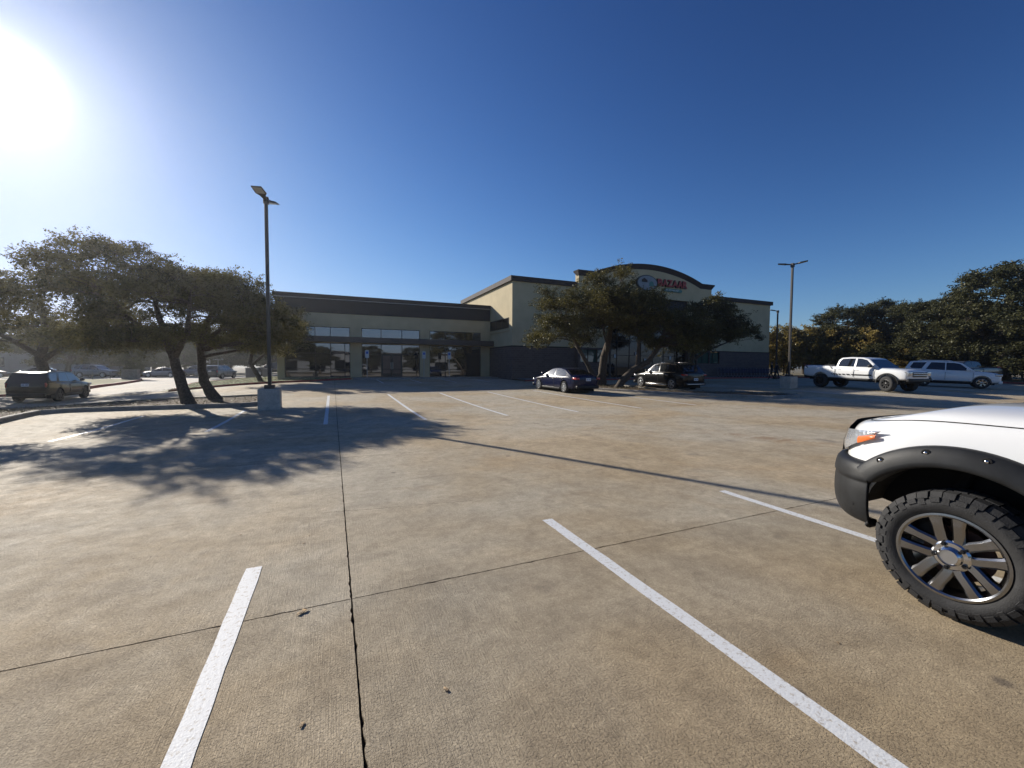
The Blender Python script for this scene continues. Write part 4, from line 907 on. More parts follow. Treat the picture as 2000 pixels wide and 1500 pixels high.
    def glass_quad(p, q, nm, s0=.06, s1=.93, mx_=.07):
        a = Vector((p[0], 0, p[1])); c = Vector((q[0], 0, q[1])); n = Vector((c.z - a.z, 0, -(c.x - a.x))).normalized()
        if nm == 'windscreen' and n.x < 0: n = -n
        if nm == 'rear_window' and n.x > 0: n = -n
        a2, c2 = a + (c - a) * s0, a + (c - a) * s1; vs_ = []
        for off in (-.01, .007):
            for pt, m2 in ((a2, mx_), (c2, mx_ + .02)):
                for sg in (-1, 1): vs_.append(pt + n * off + Vector((0, sg * (hwz(pt.z) - m2), 0)))
        add(nm, MB().add(vs_, [(0, 1, 3, 2), (4, 6, 7, 5), (0, 4, 5, 1), (2, 3, 7, 6), (0, 2, 6, 4), (1, 5, 7, 3)]).mesh(nm), 'car_glass', cabin)
    glass_quad(cab[0], cab[1], 'windscreen', .04)
    if key == 'sedan': glass_quad(cab[5], cab[4], 'rear_window')
    elif key == 'crossover': glass_quad(cab[6], cab[5], 'rear_window', .12)
    elif key == 'suv': glass_quad(cab[6], cab[5], 'rear_window', .10)
    else: glass_quad(cab[6], cab[5], 'rear_window', .2)
    zn = st[0][1]; zt_ = st[-1][1]
    # lamps, grille, plates, bumpers, mirrors, handles, sills
    zh = st[2][2] - .06
    for sg in (1, -1):
        hx0, hx1, hy, hh, hz0, hz1 = {'sedan': (.36, .10, .385, .15, -.10, .03), 'crossover': (.40, .09, .39, .15, -.10, .03), 'suv': (.36, .01, .385, .16, -.12, .04), 'pickup': (.28, -.012, .375, .165, -.24, .02)}[key]
        hl_ = add('headlight', bevelled(MB().box(xn - hx0, xn - hx1, sg * W * hy - hh, sg * W * hy + hh, zh + hz0, zh + hz1), 'headlight', .03), 'lens_grey', body)
        add('headlight_lamp', MB().lathe([(.001, xn - hx1 + .004), (.05, xn - hx1 + .003), (.055, xn - hx1 - .02)], 14, axis='X', c=(0, sg * W * (hy - .03), zh + (hz0 + hz1) / 2), close=False).mesh('headlight_lamp'), 'chrome', hl_)
        zt2 = st[-3][2] - (.12 if key != 'sedan' else .1); tall = {'sedan': .07, 'crossover': .07, 'suv': .16, 'pickup': .24}[key]
        yc = sg * W * (.40 if key in ('sedan', 'crossover') else .425); hw2 = .22 if key in ('sedan', 'crossover') else .06
        add('tail_light', bevelled(MB().box(xt + .02, xt + .40, yc - hw2 / 1.5, yc + sg * .0 + hw2 / 2.2, zt2 - tall, zt2 + tall * .7), 'tail_light', .03), 'tail_red', body)
        zm = zb_ + .10; mxx = cab[0][0] - .38
        add('mirror', bevelled(MB().box(mxx - .09, mxx + .09, sg * (W / 2 + .10) - .12, sg * (W / 2 + .10) + .08, zm - .07, zm + .10), 'mirror', .05), 'PAINT' if key != 'pickup' else 'trim_black', body)
        for xh in ({'sedan': (-.22, -1.2), 'crossover': (-.1, -1.05), 'suv': (-.2, -1.1), 'pickup': (.28, -.78)}[key]):
            add('door_handle', bevelled(MB().box(xh - .10, xh + .10, sg * (W / 2 * .985) - .02, sg * (W / 2 * .985) + .028, zb_ - .16, zb_ - .125), 'door_handle', .01), 'PAINT' if key != 'crossover' else 'chrome', body)
        add('sill_trim', bevelled(MB().box(xr + Rw * 1.25, xf - Rw * 1.25, sg * W * .485 - .03, sg * W * .485 + .03, st[4][1] - .02, st[4][1] + .09), 'sill_trim', .02), 'trim_black' if key != 'crossover' else 'chrome', body)
        for xd in ({'sedan': (.95, -.33, -1.25), 'crossover': (1.0, -.25, -1.2), 'suv': (.98, -.33, -1.3), 'pickup': (1.28, .12, -1.02)}[key]):
            add('door_seam', MB().box(xd - .006, xd + .006, sg * (W / 2 * .99) - .03, sg * (W / 2 + .003), st[4][1] + .16, zb_ - .09).mesh('door_seam'), 'trim_black', body)
    add('grille', bevelled(MB().box(xn - .10, xn + .012, -W * (.27 if key != 'pickup' else .285), W * (.27 if key != 'pickup' else .285), zh - .26 if key != 'pickup' else zh - .30, zh - .02), 'grille', .02), 'trim_black', body)
    gi = len(P_) - 1
    if key in ('pickup', 'suv'):
        for k in range(2): add('grille_bar', bevelled(MB().box(xn - .05, xn + .035, -W * .28, W * .28, zh - .12 - .11 * k, zh - .075 - .11 * k), 'grille_bar', .01), 'chrome' if key == 'pickup' else 'trim_black', gi)
    add('front_bumper', bevelled(MB().box(xn - .16, xn + .03, -W * .43, W * .43, zn - .16, zn + .04), 'front_bumper', .05), 'trim_black' if key != 'suv' else 'PAINT', body)
    add('rear_bumper', bevelled(MB().box(xt - .03, xt + .16, -W * .42, W * .42, zt_ - .16, zt_ + .02), 'rear_bumper', .05), 'trim_black', body)
    if key == 'crossover': add('bumper_strip', bevelled(MB().box(xt - .045, xt + .05, -W * .36, W * .36, zt_ - .10, zt_ - .06), 'bumper_strip', .01), 'chrome', body)
    zpl = zt_ + (.28 if key == 'sedan' else (.42 if key != 'pickup' else .05))
    if key == 'crossover': zpl = zt_ + .14
    pl = add('number_plate', MB().box(xt - .035, xt + .09, -.155, .155, zpl, zpl + .155).mesh('number_plate'), 'plate_white', body)
    for k in range(7):
        if k == 3: continue
        y0 = -.12 + k * .037; add('plate_character', MB().box(xt - .0385, xt - .0352, y0, y0 + .021, zpl + .04, zpl + .11).mesh('plate_character'), 'plate_ink', body)
    add('underbody', MB().box(xt + .3, xn - .3, -W * .36, W * .36, st[4][1] - .10, st[4][1] + .06).mesh('underbody'), 'well_black')
    for xx in (xf, xr):
        add('axle', MB().tube([(xx, -W / 2 + .2, Rw), (xx, W / 2 - .2, Rw)], .05, 8).mesh('axle'), 'well_black')
        for sg in (1, -1):
            seg = 16; rows = []
            for k in range(seg + 1):
                a = math.pi * k / seg; rr = wells[0][2] + .004
                rows.append([(xx + rr * math.cos(a), sg * (W / 2 - .37), wells[0][1] + rr * math.sin(a)), (xx + rr * math.cos(a), sg * (W / 2 - .05), wells[0][1] + rr * math.sin(a))])
            lm = MB().grid(rows); lm.add([(xx + (wells[0][2]) * math.cos(math.pi * k / seg), sg * (W / 2 - .365), wells[0][1] + wells[0][2] * math.sin(math.pi * k / seg)) for k in range(seg + 1)], [tuple(range(seg + 1))])
            add('wheel_arch_liner', lm.mesh('wheel_arch_liner'), 'well_black', body)
    if key in ('crossover', 'suv'):
        for sg in (1, -1): add('roof_rail', bevelled(MB().tube([(.0, sg * (hr - .05), zr - .01), (-.1, sg * (hr - .06), zr + .045), (-1.6, sg * (hr - .06), zr + .04), (-1.8, sg * (hr - .05), zr - .04)], .018, 6), 'roof_rail', .001), 'chrome' if key == 'crossover' else 'PAINT', cabin)
    SPECS[key] = (P_, (xf, xr, W, Rw, ww, rim, spk, sp), wins, hwz); return SPECS[key]
WHEELS = {}
CARS = 0
def vehicle(name, label, cat, key, paint, x, y, heading, group=None, rim='alloy', sc=1.0, extra=None, steer=0.0):
    global CARS
    P_, (xf, xr, W, Rw, ww, rimr, spk, sp), wins, hwz = spec_parts(key)
    t = tag(empty(name, (x, y, gz(x, y) + 0.004), R(heading)), label, cat, group); t.scale = (sc,) * 3
    # sit on the slope of the ground
    h = R(heading); fx = gz(x + math.cos(h) * xf, y + math.sin(h) * xf) - gz(x - math.cos(h) * xf, y - math.sin(h) * xf)
    t.rotation_euler = (0, -math.atan2(fx, xf - xr), h)
    obs = []
    for nm, me, m, par in P_:
        obs.append(link(nm, me, t if par < 0 else obs[par], paint if m == 'PAINT' else m))
    if key not in WHEELS: WHEELS[key] = wheel_parts(Rw, ww, rimr, spk, sp)
    tm, rm, dm = WHEELS[key]
    for xx in (xf, xr):
        for sg in (1, -1):
            w = link('wheel', tm, t, 'rubber', (xx, sg * (W / 2 - ww / 2 + (.01 if key != 'pickup' else .04)), Rw)); w.rotation_euler = (0, random.uniform(0, 1), 0 if sg > 0 else math.pi)
            if xx > 0: w.rotation_euler[2] += steer
            link('rim', rm, w, rim); link('brake_disc', dm, w, 'well_black')
    if extra: extra(t, obs)
    CARS += 1; return t

vehicle('blue_sedan', 'dark blue sedan parked nose away left of the middle oaks', 'car', 'sedan', 'blue_paint', 13.05, 22.0, 94)
def chrome_line(t, obs):
    ci = [o for o in obs if o.name.startswith('cabin')][0]
    for sg in (1, -1):
        pts = [(.95, 1.075), (.33, 1.585), (-.12, 1.655), (-1.0, 1.66), (-1.64, 1.605), (-2.04, 1.36)]
        hz = SPECS['crossover'][3]; MB().tube([(u, sg * (hz(v) + .008), v) for u, v in pts], .016, 6).build('window_trim', 'chrome', ci)
        MB().tube([(u, sg * (hz(v) + .012), v) for u, v in [(.95, 1.075), (-1.75, 1.12)]], .014, 6).build('window_trim', 'chrome', ci)
vehicle('black_crossover', 'glossy black crossover with chrome window trim parked beyond the middle oaks', 'car', 'crossover', 'black_paint', 20.75, 21.3, 88, sc=1.0, extra=chrome_line)
def pickup_dress(t, obs):
    body = obs[0]
    # slanted black side stripes, fading to short bars towards the rear
    for sg in (1, -1):
        y = sg * 1.012
        def bar(x0, x1, z0, z1, sl):
            p = [(x0 - sl, z0), (x1 - sl, z0), (x1, z1), (x0, z1)]
            MB().prism(p, lambda u, v: (u, y - sg * .02, v), lambda u, v: (u, y, v)).build('side_stripe', 'trim_black', body)
        bar(-.05, 1.10, .88, .97, -.10); x = -.12
        for w_ in (.22, .19, .15, .11, .08, .05): bar(x - w_, x, .88, .97, -.10); x -= w_ + .07
        rows = []
        for k in range(17):
            a = math.pi * k / 16; rows.append([(1.975 + r_ * math.cos(a), sg * yy, .51 + r_ * math.sin(a)) for r_, yy in ((.60, .99), (.585, 1.045), (.545, 1.05), (.535, .98))])
        MB().grid(rows).build('fender_flare', 'trim_black', body, smooth=True)
    for xx in (-1.35, -3.0):   # tonneau straps over the bed side
        for sg in (1, -1): MB().tube([(xx, sg * .9, 1.505), (xx - .02, sg * 1.0, 1.46), (xx + .12, sg * 1.02, 1.28)], .02, 5).build('bed_strap', 'trim_black', body)
    MB().tube([(-1.15, .86, 1.512), (-3.1, .86, 1.512)], .03, 6).build('bed_rail', 'trim_black', body); MB().tube([(-1.15, -.86, 1.512), (-3.1, -.86, 1.512)], .03, 6).build('bed_rail', 'trim_black', body)
    MB().box(.92, 1.2, -1.017, -1.0, .995, 1.02).build('badge', 'galvanised', body)
vehicle('white_pickup', 'lifted white crew-cab pickup with slanted black side stripes', 'truck', 'pickup', 'white_paint', 31.05, 15.05, -98, rim='black_alloy', extra=pickup_dress, steer=-0.25)
vehicle('pale_suv', 'pale white boxy SUV with dark windows parked beyond the striped pickup', 'car', 'suv', 'white_paint', 40.1, 14.2, -66, rim='dark_alloy')
vehicle('dark_suv', 'dark boxy SUV with roof rails driving off at the left picture edge', 'car', 'suv', 'black_paint', -15.4, 33.5, 90, rim='black_alloy', sc=0.96)
vehicle('dark_suv', 'small dark SUV leaving along the drive, seen from behind', 'car', 'suv', 'grey_paint', -13.9, 66.6, 74, rim='dark_alloy')
rowg = 'cars parked in the row across the street'
for nm, lab, key, paint, x, y, hd in [
    ('maroon_sedan', 'maroon sedan at the left end of the parked row across the street', 'sedan', 'maroon_paint', -43.0, 79.0, 20),
    ('dark_sedan', 'dark sedan in the parked row left of the silver SUV', 'sedan', 'grey_paint', -36.3, 78.0, 10),
    ('silver_suv', 'silver SUV with bright roof in the parked row', 'suv', 'silver_paint', -30.6, 76.5, -15),
    ('grey_sedan', 'grey sedan in the parked row behind the small lawn shrub', 'sedan', 'grey_paint', -26.5, 78.0, -10),
    ('slate_sedan', 'slate blue sedan parked left of the nearest leaning trunk', 'sedan', 'slate_paint', -23.3, 77.0, 170),
    ('slate_suv', 'dark SUV behind the slate blue sedan', 'suv', 'slate_paint', -20.0, 80.0, 180),
    ('light_sedan', 'light sedan half hidden by the SUV on the drive', 'sedan', 'silver_paint', -17.3, 78.0, 175),
    ('black_pickup', 'black pickup glimpsed beside the low wing corner', 'pickup', 'black_paint', -8.4, 74.0, 180)]:
    vehicle(nm, lab, 'truck' if key == 'pickup' else 'car', key, paint, x, y, hd, rowg)
vehicle('dark_pickup', 'dark pickup with a rack parked in the wood behind the pale SUV', 'truck', 'pickup', 'grey_paint', 50.5, 17.2, 165, rim='black_alloy', sc=.95)

# ------------------------------------------------------------------ the near white truck on the right
# local frame: x forward (world +Y), y left (world -X), z up, origin on the ground under the front axle
TX, TY = 4.72, 1.26
truck = tag(empty('white_truck', (TX, TY, 0.004), R(90)), 'near white lifted truck with black bolt-on fender flare and chrome five-spoke wheel', 'truck')
PLAN = [(.89, 0), (.885, .25), (.865, .46), (.82, .62), (.745, .755), (.64, .86), (.50, .935), (.34, .972), (.12, .985), (-.15, .99), (-.5, .99), (-.85, .99), (-1.15, .99)]
def plan_row(z, inset, back, dz=0.0, pts=PLAN, nose=True):
    out = []
    for i, (x, y) in enumerate(pts):
        a = Vector(pts[max(0, i - 1)]); c = Vector(pts[min(len(pts) - 1, i + 1)]); d = (c - a).normalized(); n = Vector((-d.y, d.x))  # outward is +x, +y
        n = Vector((abs(d.y), abs(d.x)));
        k = S((x - .0) / .9)
        out.append((x - n.x * inset - back * k, max(0.0, y - n.y * inset), z + dz * S((x - .1) / .8)))
    return out
def mirror_grid(rows):
    b = MB(); full = [[(x, -y, z) for x, y, z in r[:0:-1]] + list(r) for r in rows]; b.grid(full); return b
rows = [plan_row(.60, .05, 0), plan_row(.66, .012, 0), plan_row(.85, .0, 0), plan_row(1.02, .0, .01, -.02), plan_row(1.17, .012, .03, -.035), plan_row(1.255, .035, .06, -.055), plan_row(1.285, .065, .09, -.07)]
b = mirror_grid(rows)
o = link('t', b.mesh('t', True)); m_ = o.modifiers.new('s', 'SUBSURF'); m_.levels = m_.render_levels = 2
sol = o.modifiers.new('sol', 'SOLIDIFY'); sol.thickness = 0.02; sol.offset = -1
me = baked(o, 'fender')
c = MB()
for sg in (1, -1):
    seg = 48; c.prism([(.56 * 1.04 * math.cos(2 * math.pi * k / seg), .43 + .575 * math.sin(2 * math.pi * k / seg)) for k in range(seg)], lambda u, v: (u, sg * .62, v), lambda u, v: (u, sg * 1.3, v))
co = link('cut', c.mesh('cut')); o = link('t', me); bo = o.modifiers.new('b', 'BOOLEAN'); bo.object = co; bo.solver = 'EXACT'
me = baked(o, 'fender'); bpy.data.objects.remove(co)
me.polygons.foreach_set('use_smooth', [True] * len(me.polygons)); me.set_sharp_from_angle(angle=R(40))
fender = link('front_body', me, truck, 'white_paint')
# hood: its own panel above the shut line
hr = []
for z, ins, back, dz in ((1.292, .072, .10, -.07), (1.325, .092, .125, -.085), (1.355, .15, .19, -.10), (1.385, .30, .33, -.115), (1.405, .55, .50, -.12), (1.40, .98, .62, -.115)):
    hr.append([(x, y, zz) for x, y, zz in plan_row(z, ins, back, dz)][:-1])
b = mirror_grid(hr); o = link('t', b.mesh('t', True)); m_ = o.modifiers.new('s', 'SUBSURF'); m_.levels = m_.render_levels = 2
me = baked(o, 'hood'); link('hood', me, truck, 'white_paint')
# black front bumper wrapping round the corner
BP = [(.985, 0), (.98, .25), (.955, .48), (.905, .64), (.82, .78), (.73, .885), (.63, .960), (.545, .995), (.49, 1.005), (.485, 1.005)]
def brow(z, ins, back=0): return plan_row(z, ins, back, 0, BP)
rows = [brow(.925, .20), brow(.925, .055), brow(.905, .015), brow(.795, .0), brow(.785, .0), brow(.770, .014), brow(.755, .004), brow(.62, .0), brow(.52, .012), brow(.455, .045), brow(.445, .06), brow(.445, .14)]
b = mirror_grid(rows); o = link('t', b.mesh('t', True)); m_ = o.modifiers.new('s', 'SUBSURF'); m_.levels = m_.render_levels = 1
sol = o.modifiers.new('sol', 'SOLIDIFY'); sol.thickness = 0.03; sol.offset = -1
bump_o = link('front_bumper', baked(o, 'front_bumper'), truck, 'trim_black')
# grille
rows = [plan_row(z, i_, bk, dz, PLAN[:4]) for z, i_, bk, dz in ((.93, -.03, 0, 0), (1.05, -.03, .01, -.02), (1.18, -.015, .035, -.035), (1.27, .0, .07, -.06))]
mirror_grid(rows).build('grille', 'trim_black', truck, smooth=True)
# headlight: chrome bowl, amber reflector, clear lens, wrapped on the corner
def corner(s_):      # plan point and outward normal along the corner, s in 0 (front) .. 1 (side)
    pts = PLAN[3:9]; f = s_ * (len(pts) - 1); i = min(int(f), len(pts) - 2); t = f - i
    p = Vector(pts[i]).lerp(Vector(pts[i + 1]), t); d = (Vector(pts[i + 1]) - Vector(pts[i])).normalized(); return p, Vector((abs(d.y), abs(d.x)))
def lamp_patch(s0, s1, ztop, zbot, off, nm, m, par, sg, n=14):
    rows = []
    for k in range(n + 1):
        t = k / n; s_ = s0 + (s1 - s0) * t; p, nn = corner(s_); col_ = []
        za, zc = ztop(t), zbot(t)
        for q in range(5):
            z = zc + (za - zc) * q / 4; bulge = .010 * math.sin(math.pi * q / 4)
            bk = (.005 + .012 * S((z - 1.0) / .17)) * S(p.x / .9); in_ = .010 * S((z - 1.02) / .15)
            pp_ = p + nn * (off + bulge - in_); col_.append((pp_.x - bk, sg * pp_.y, z - .03 * S((p.x - .1) / .8) * S((z - .9) / .2)))
        rows.append(col_)
    return MB().grid(rows).build(nm, m, par, smooth=True)
def facets():
    m, n, b = nodes_of('lamp_bowl'); b.inputs['Base Color'].default_value = (.46, .48, .51, 1); b.inputs['Metallic'].default_value = .5; b.inputs['Roughness'].default_value = .2; b.inputs['Coat Weight'].default_value = 1.0
    g = n.nodes.new('ShaderNodeNewGeometry'); v = n.nodes.new('ShaderNodeTexVoronoi'); v.inputs['Scale'].default_value = 26; n.links.new(g.outputs['Position'], v.inputs['Vector'])
    bp = n.nodes.new('ShaderNodeBump'); bp.inputs['Strength'].default_value = .45; bp.inputs['Distance'].default_value = .012; n.links.new(v.outputs['Distance'], bp.inputs['Height']); n.links.new(bp.outputs[0], b.inputs['Normal'])
facets()
for sg in (1, -1):
    hl = lamp_patch(0.02, .69, lambda t: 1.165 + .022 * t, lambda t: .945 + .242 * t ** 1.35, .019, 'headlight', 'lamp_bowl', truck, sg)
    lamp_patch(0.45, .64, lambda t: 1.142 + .012 * t, lambda t: 1.072 + .055 * t, .024, 'amber_reflector', 'amber', hl, sg)
    lamp_patch(0.0, .03, lambda t: 1.17, lambda t: .94, .021, 'headlight_bezel', 'trim_black', hl, sg, 2)
# bolt-on flare over the front wheel
for sg in (1, -1):
    prof_ = [(.706, .982), (.702, 1.012), (.690, 1.030), (.640, 1.050), (.600, 1.062), (.574, 1.064), (.562, 1.056), (.558, 1.02), (.558, .90)]
    rows = []
    for k in range(41):
        a = R(40 + 148 * k / 40); sx = 1.03; ex = 1.0
        rows.append([(r_ * sx * math.cos(a), sg * (yy - (.03 * S((math.cos(a) - .6) / .4) if yy > 1.0 else 0)), .43 + r_ * math.sin(a)) for r_, yy in prof_])
    fl = MB().grid(rows).build('fender_flare', 'trim_black', truck, smooth=True, angle=60)
    for a in (150, 126, 102, 78, 55):
        a = R(a); cx_, cz_ = .660 * 1.03 * math.cos(a), .43 + .660 * math.sin(a)
        MB().lathe([(.024, 1.02), (.024, 1.044), (.018, 1.045), (.001, 1.041)], 14, c=(cx_, 0, cz_), close=False).build('bolt_pocket', 'well_black', fl) if sg > 0 else None
        if sg > 0: MB().lathe([(.010, 1.041), (.010, 1.048), (.005, 1.052), (.001, 1.053)], 10, c=(cx_, 0, cz_), close=False).build('bolt', 'chrome', fl, smooth=True)
    rows = []
    for k in range(25):
        a = R(14 + 176 * k / 24); rows.append([(.585 * 1.03 * math.cos(a), sg * yy, .43 + .582 * math.sin(a)) for yy in (.56, .975)])
    b = MB().grid(rows); b.add([(.60 * math.cos(R(14 + 176 * k / 24)), sg * .565, .43 + .60 * math.sin(R(14 + 176 * k / 24))) for k in range(25)], [tuple(range(25))])
    b.build('wheel_arch_liner', 'well_black', truck)
# wheels with lugged tyres and split five-spoke rims
def truck_wheel():
    Rw, w, rr = .405, .285, .272
    t = MB().lathe([(rr - .004, -w / 2 + .02), (rr + .012, -w / 2 + .002), (rr + .05, -w / 2 - .012), (Rw - .055, -w / 2 - .010), (Rw - .018, -w / 2 + .02), (Rw, -w / 4), (Rw, w / 4), (Rw - .018, w / 2 - .02), (Rw - .055, w / 2 + .010), (rr + .05, w / 2 + .012), (rr + .012, w / 2 - .002), (rr - .004, w / 2 - .02)], 72)
    lug = MB(); n = 36
    for k in range(n):
        a0 = 2 * math.pi * k / n; wid = 2 * math.pi / n * .86
        for sg, sh in ((1, 0), (-1, .5)):
            A = a0 + sh * 2 * math.pi / n; ln = w / 2 + (.006 if k % 2 else -.006)
            P4 = []
            for r_, y in ((Rw - .03, ln + .002), (Rw + .007, ln - .028), (Rw + .012, .055), (Rw - .03, .055)):
                for aa in (A, A + wid): P4.append((r_ * math.cos(aa), sg * y, r_ * math.sin(aa)))
            lug.add(P4, [(0, 1, 3, 2), (2, 3, 5, 4), (4, 5, 7, 6), (6, 7, 1, 0), (0, 2, 4, 6), (1, 7, 5, 3)])
            # side biter running down the shoulder
            aw = wid * (.62 if k % 2 else .9); P4 = []
            for r_, y in ((Rw - .025, w / 2 + .006), (Rw - .070 if k % 2 else Rw - .055, w / 2 + .0145), (Rw - .078 if k % 2 else Rw - .06, w / 2 + .004), (Rw - .025, w / 2 - .012)):
                for aa in (A, A + aw): P4.append((r_ * math.cos(aa), sg * y, r_ * math.sin(aa)))
            lug.add(P4, [(0, 1, 3, 2), (2, 3, 5, 4), (4, 5, 7, 6), (6, 7, 1, 0), (0, 2, 4, 6), (1, 7, 5, 3)])
        A = a0 + .3 * 2 * math.pi / n
        P4 = [(r_ * math.cos(aa), y, r_ * math.sin(aa)) for r_ in (Rw - .01, Rw + .014) for y in (-.042, .042) for aa in (A, A + wid)]
        lug.add(P4, [(0, 1, 3, 2), (4, 6, 7, 5), (0, 4, 5, 1), (2, 3, 7, 6), (0, 2, 6, 4), (1, 5, 7, 3)])
    yo = w / 2
    rim = MB().lathe([(rr + .006, yo - .012), (rr + .004, yo + .002), (rr - .010, yo + .004), (rr - .020, yo - .004), (rr - .026, yo - .035), (rr - .05, yo - .07), (rr - .05, -yo + .04), (rr - .01, -yo + .01), (rr, -yo + .02)], 72)
    sp = MB()
    for k in range(5):
        A = 2 * math.pi * k / 5 + math.pi / 2
        for s2 in (-1, 1):
            def pt(r_, off, y): a = A; return (r_ * math.cos(a) - off * math.sin(a), y, r_ * math.sin(a) + off * math.cos(a))
            # one bar of the pair: narrow in the middle, flaring at the rim with a crease
            secs = [(.060, s2 * .032, .034, yo - .030), (.115, s2 * .045, .031, yo - .018), (.185, s2 * .051, .031, yo - .010), (.232, s2 * .058, .037, yo - .004), (rr - .012, s2 * .064, .047, yo - .006)]
            rows = []
            for r_, o_, hw_, y in secs: rows.append([pt(r_, o_ - hw_, y - .05), pt(r_, o_ - hw_, y - .012), pt(r_, o_ - hw_ * .62, y), pt(r_, o_ + hw_ * .62, y), pt(r_, o_ + hw_, y - .012), pt(r_, o_ + hw_, y - .05)])
            sp.grid(rows, closed=True)
    hub = MB().lathe([(.098, yo - .06), (.098, yo - .028), (.085, yo - .018), (.062, yo - .016), (.058, yo + .006), (.046, yo + .018), (.044, yo + .012), (.001, yo + .012)], 40, close=False)
    return t, lug, rim, sp, hub
tw = truck_wheel()
tm = [tw[0].mesh('wheel', True, angle=50), tw[1].mesh('tread'), tw[2].mesh('rim', True, angle=30), tw[3].mesh('spoke', True, angle=30), tw[4].mesh('hub_cap', True, angle=30)]
tm_cap = MB().lathe([(.001, .1555), (.043, .1555), (.044, .150)], 32, close=False).mesh('cap_badge', True, angle=30)
nut = MB().lathe([(.015, .10), (.015, .138), (.009, .145), (.001, .145)], 6, close=False).mesh('lug_nut', True, angle=30)
caliper = MB().obox((.12, .02, .16), .14, .10, .20, 0, .6).mesh('caliper')
disc = MB().lathe([(.001, .02), (.175, .02), (.175, .0), (.001, .0)], 40, close=False).mesh('brake_disc')
mat('rusty', (.10, .05, .035), .8)
for xx in (0.0, -3.70):
    for sg in (1, -1):
        w = link('wheel', tm[0], truck, 'rubber', (xx, sg * .905, .42)); w.rotation_euler = (0, .12, 0 if sg > 0 else math.pi)
        tr = link('tread', tm[1], w, 'rubber'); tag(tr, kind='stuff')
        rm = link('rim', tm[2], w, 'dark_alloy'); link('spoke', tm[3], w, 'dark_alloy'); hb_ = link('hub_cap', tm[4], w, 'chrome'); link('cap_badge', tm_cap, w, 'alloy')
        for k in range(5):
            a = 2 * math.pi * k / 5; link('lug_nut', nut, w, 'black_alloy', (.079 * math.cos(a), 0, .079 * math.sin(a)))
        link('brake_disc', disc, w, 'rusty'); link('caliper', caliper, w, 'well_black')
# cab, bed and underside (mostly outside the picture)
cabp = [(-.72, 1.28), (-1.45, 1.88), (-1.85, 1.97), (-2.9, 1.97), (-3.1, 1.85), (-3.18, 1.28)]
hz2 = lambda z: .95 + (.74 - .95) * (z - 1.28) / (1.97 - 1.28)
link('cabin', bevelled(MB().prism(cabp, lambda u, v: (u, -hz2(v), v), lambda u, v: (u, hz2(v), v)), 'cabin', .05), truck, 'white_paint')
cabo = [o for o in truck.children if o.name.startswith('cabin')][0]
a, c = Vector((-.72, 0, 1.28)), Vector((-1.45, 0, 1.88)); nv = Vector((.6, 0, .73)).normalized()
vs_ = [p + nv * off + Vector((0, sg * (hz2(p.z) - .08), 0)) for off in (-.01, .008) for p in (a + (c - a) * .08, a + (c - a) * .92) for sg in (-1, 1)]
MB().add(vs_, [(0, 1, 3, 2), (4, 6, 7, 5), (0, 4, 5, 1), (2, 3, 7, 6), (0, 2, 6, 4), (1, 5, 7, 3)]).build('windscreen', 'car_glass', cabo)
for sg in (1, -1):
    for w_ in ([(-1.05, 1.33), (-1.52, 1.80), (-1.85, 1.89), (-2.02, 1.33)], [(-2.1, 1.33), (-1.98, 1.89), (-2.8, 1.89), (-3.0, 1.33)]):
        MB().prism(w_, lambda u, v: (u, sg * (hz2(v) - .02), v), lambda u, v: (u, sg * (hz2(v) + .006), v)).build('side_window', 'car_glass', cabo)
    link('mirror', bevelled(MB().box(-1.2, -1.02, sg * 1.12 - .13, sg * 1.12 + .10, 1.32, 1.58), 'mirror', .05), truck, 'trim_black')
link('door_panel', bevelled(MB().box(-3.2, -1.155, -.99, .99, .62, 1.30), 'door_panel', .04), truck, 'white_paint')
b = MB()
wall = [(-5.05, .66), (-4.35, .66), (-4.30, .9), (-4.0, 1.02), (-3.7, 1.06), (-3.4, 1.02), (-3.22, .9), (-3.22, 1.32), (-5.05, 1.32)]
for sg in (1, -1): b.prism(wall, lambda u, v: (u, sg * .93, v), lambda u, v: (u, sg * .99, v))
b.box(-5.05, -4.98, -.925, .925, .66, 1.32).box(-3.30, -3.23, -.925, .925, .66, 1.32).box(-4.97, -3.31, -.925, .925, .80, .86)
b.build('truck_bed', 'white_paint', truck)
MB().box(-4.9, .55, -.42, .42, .42, .60).tube([(0, -.8, .42), (0, .8, .42)], .06, 8).tube([(-3.7, -.8, .42), (-3.7, .8, .42)], .06, 8).build('chassis', 'well_black', truck)
MB().tube([(.10, .35, .45), (.18, .60, .62), (.05, .62, .95)], .035, 8).build('shock_absorber', 'well_black', truck)
link('rear_bumper', bevelled(MB().box(-5.22, -5.06, -.9, .9, .55, .72), 'rear_bumper', .03), truck, 'trim_black')

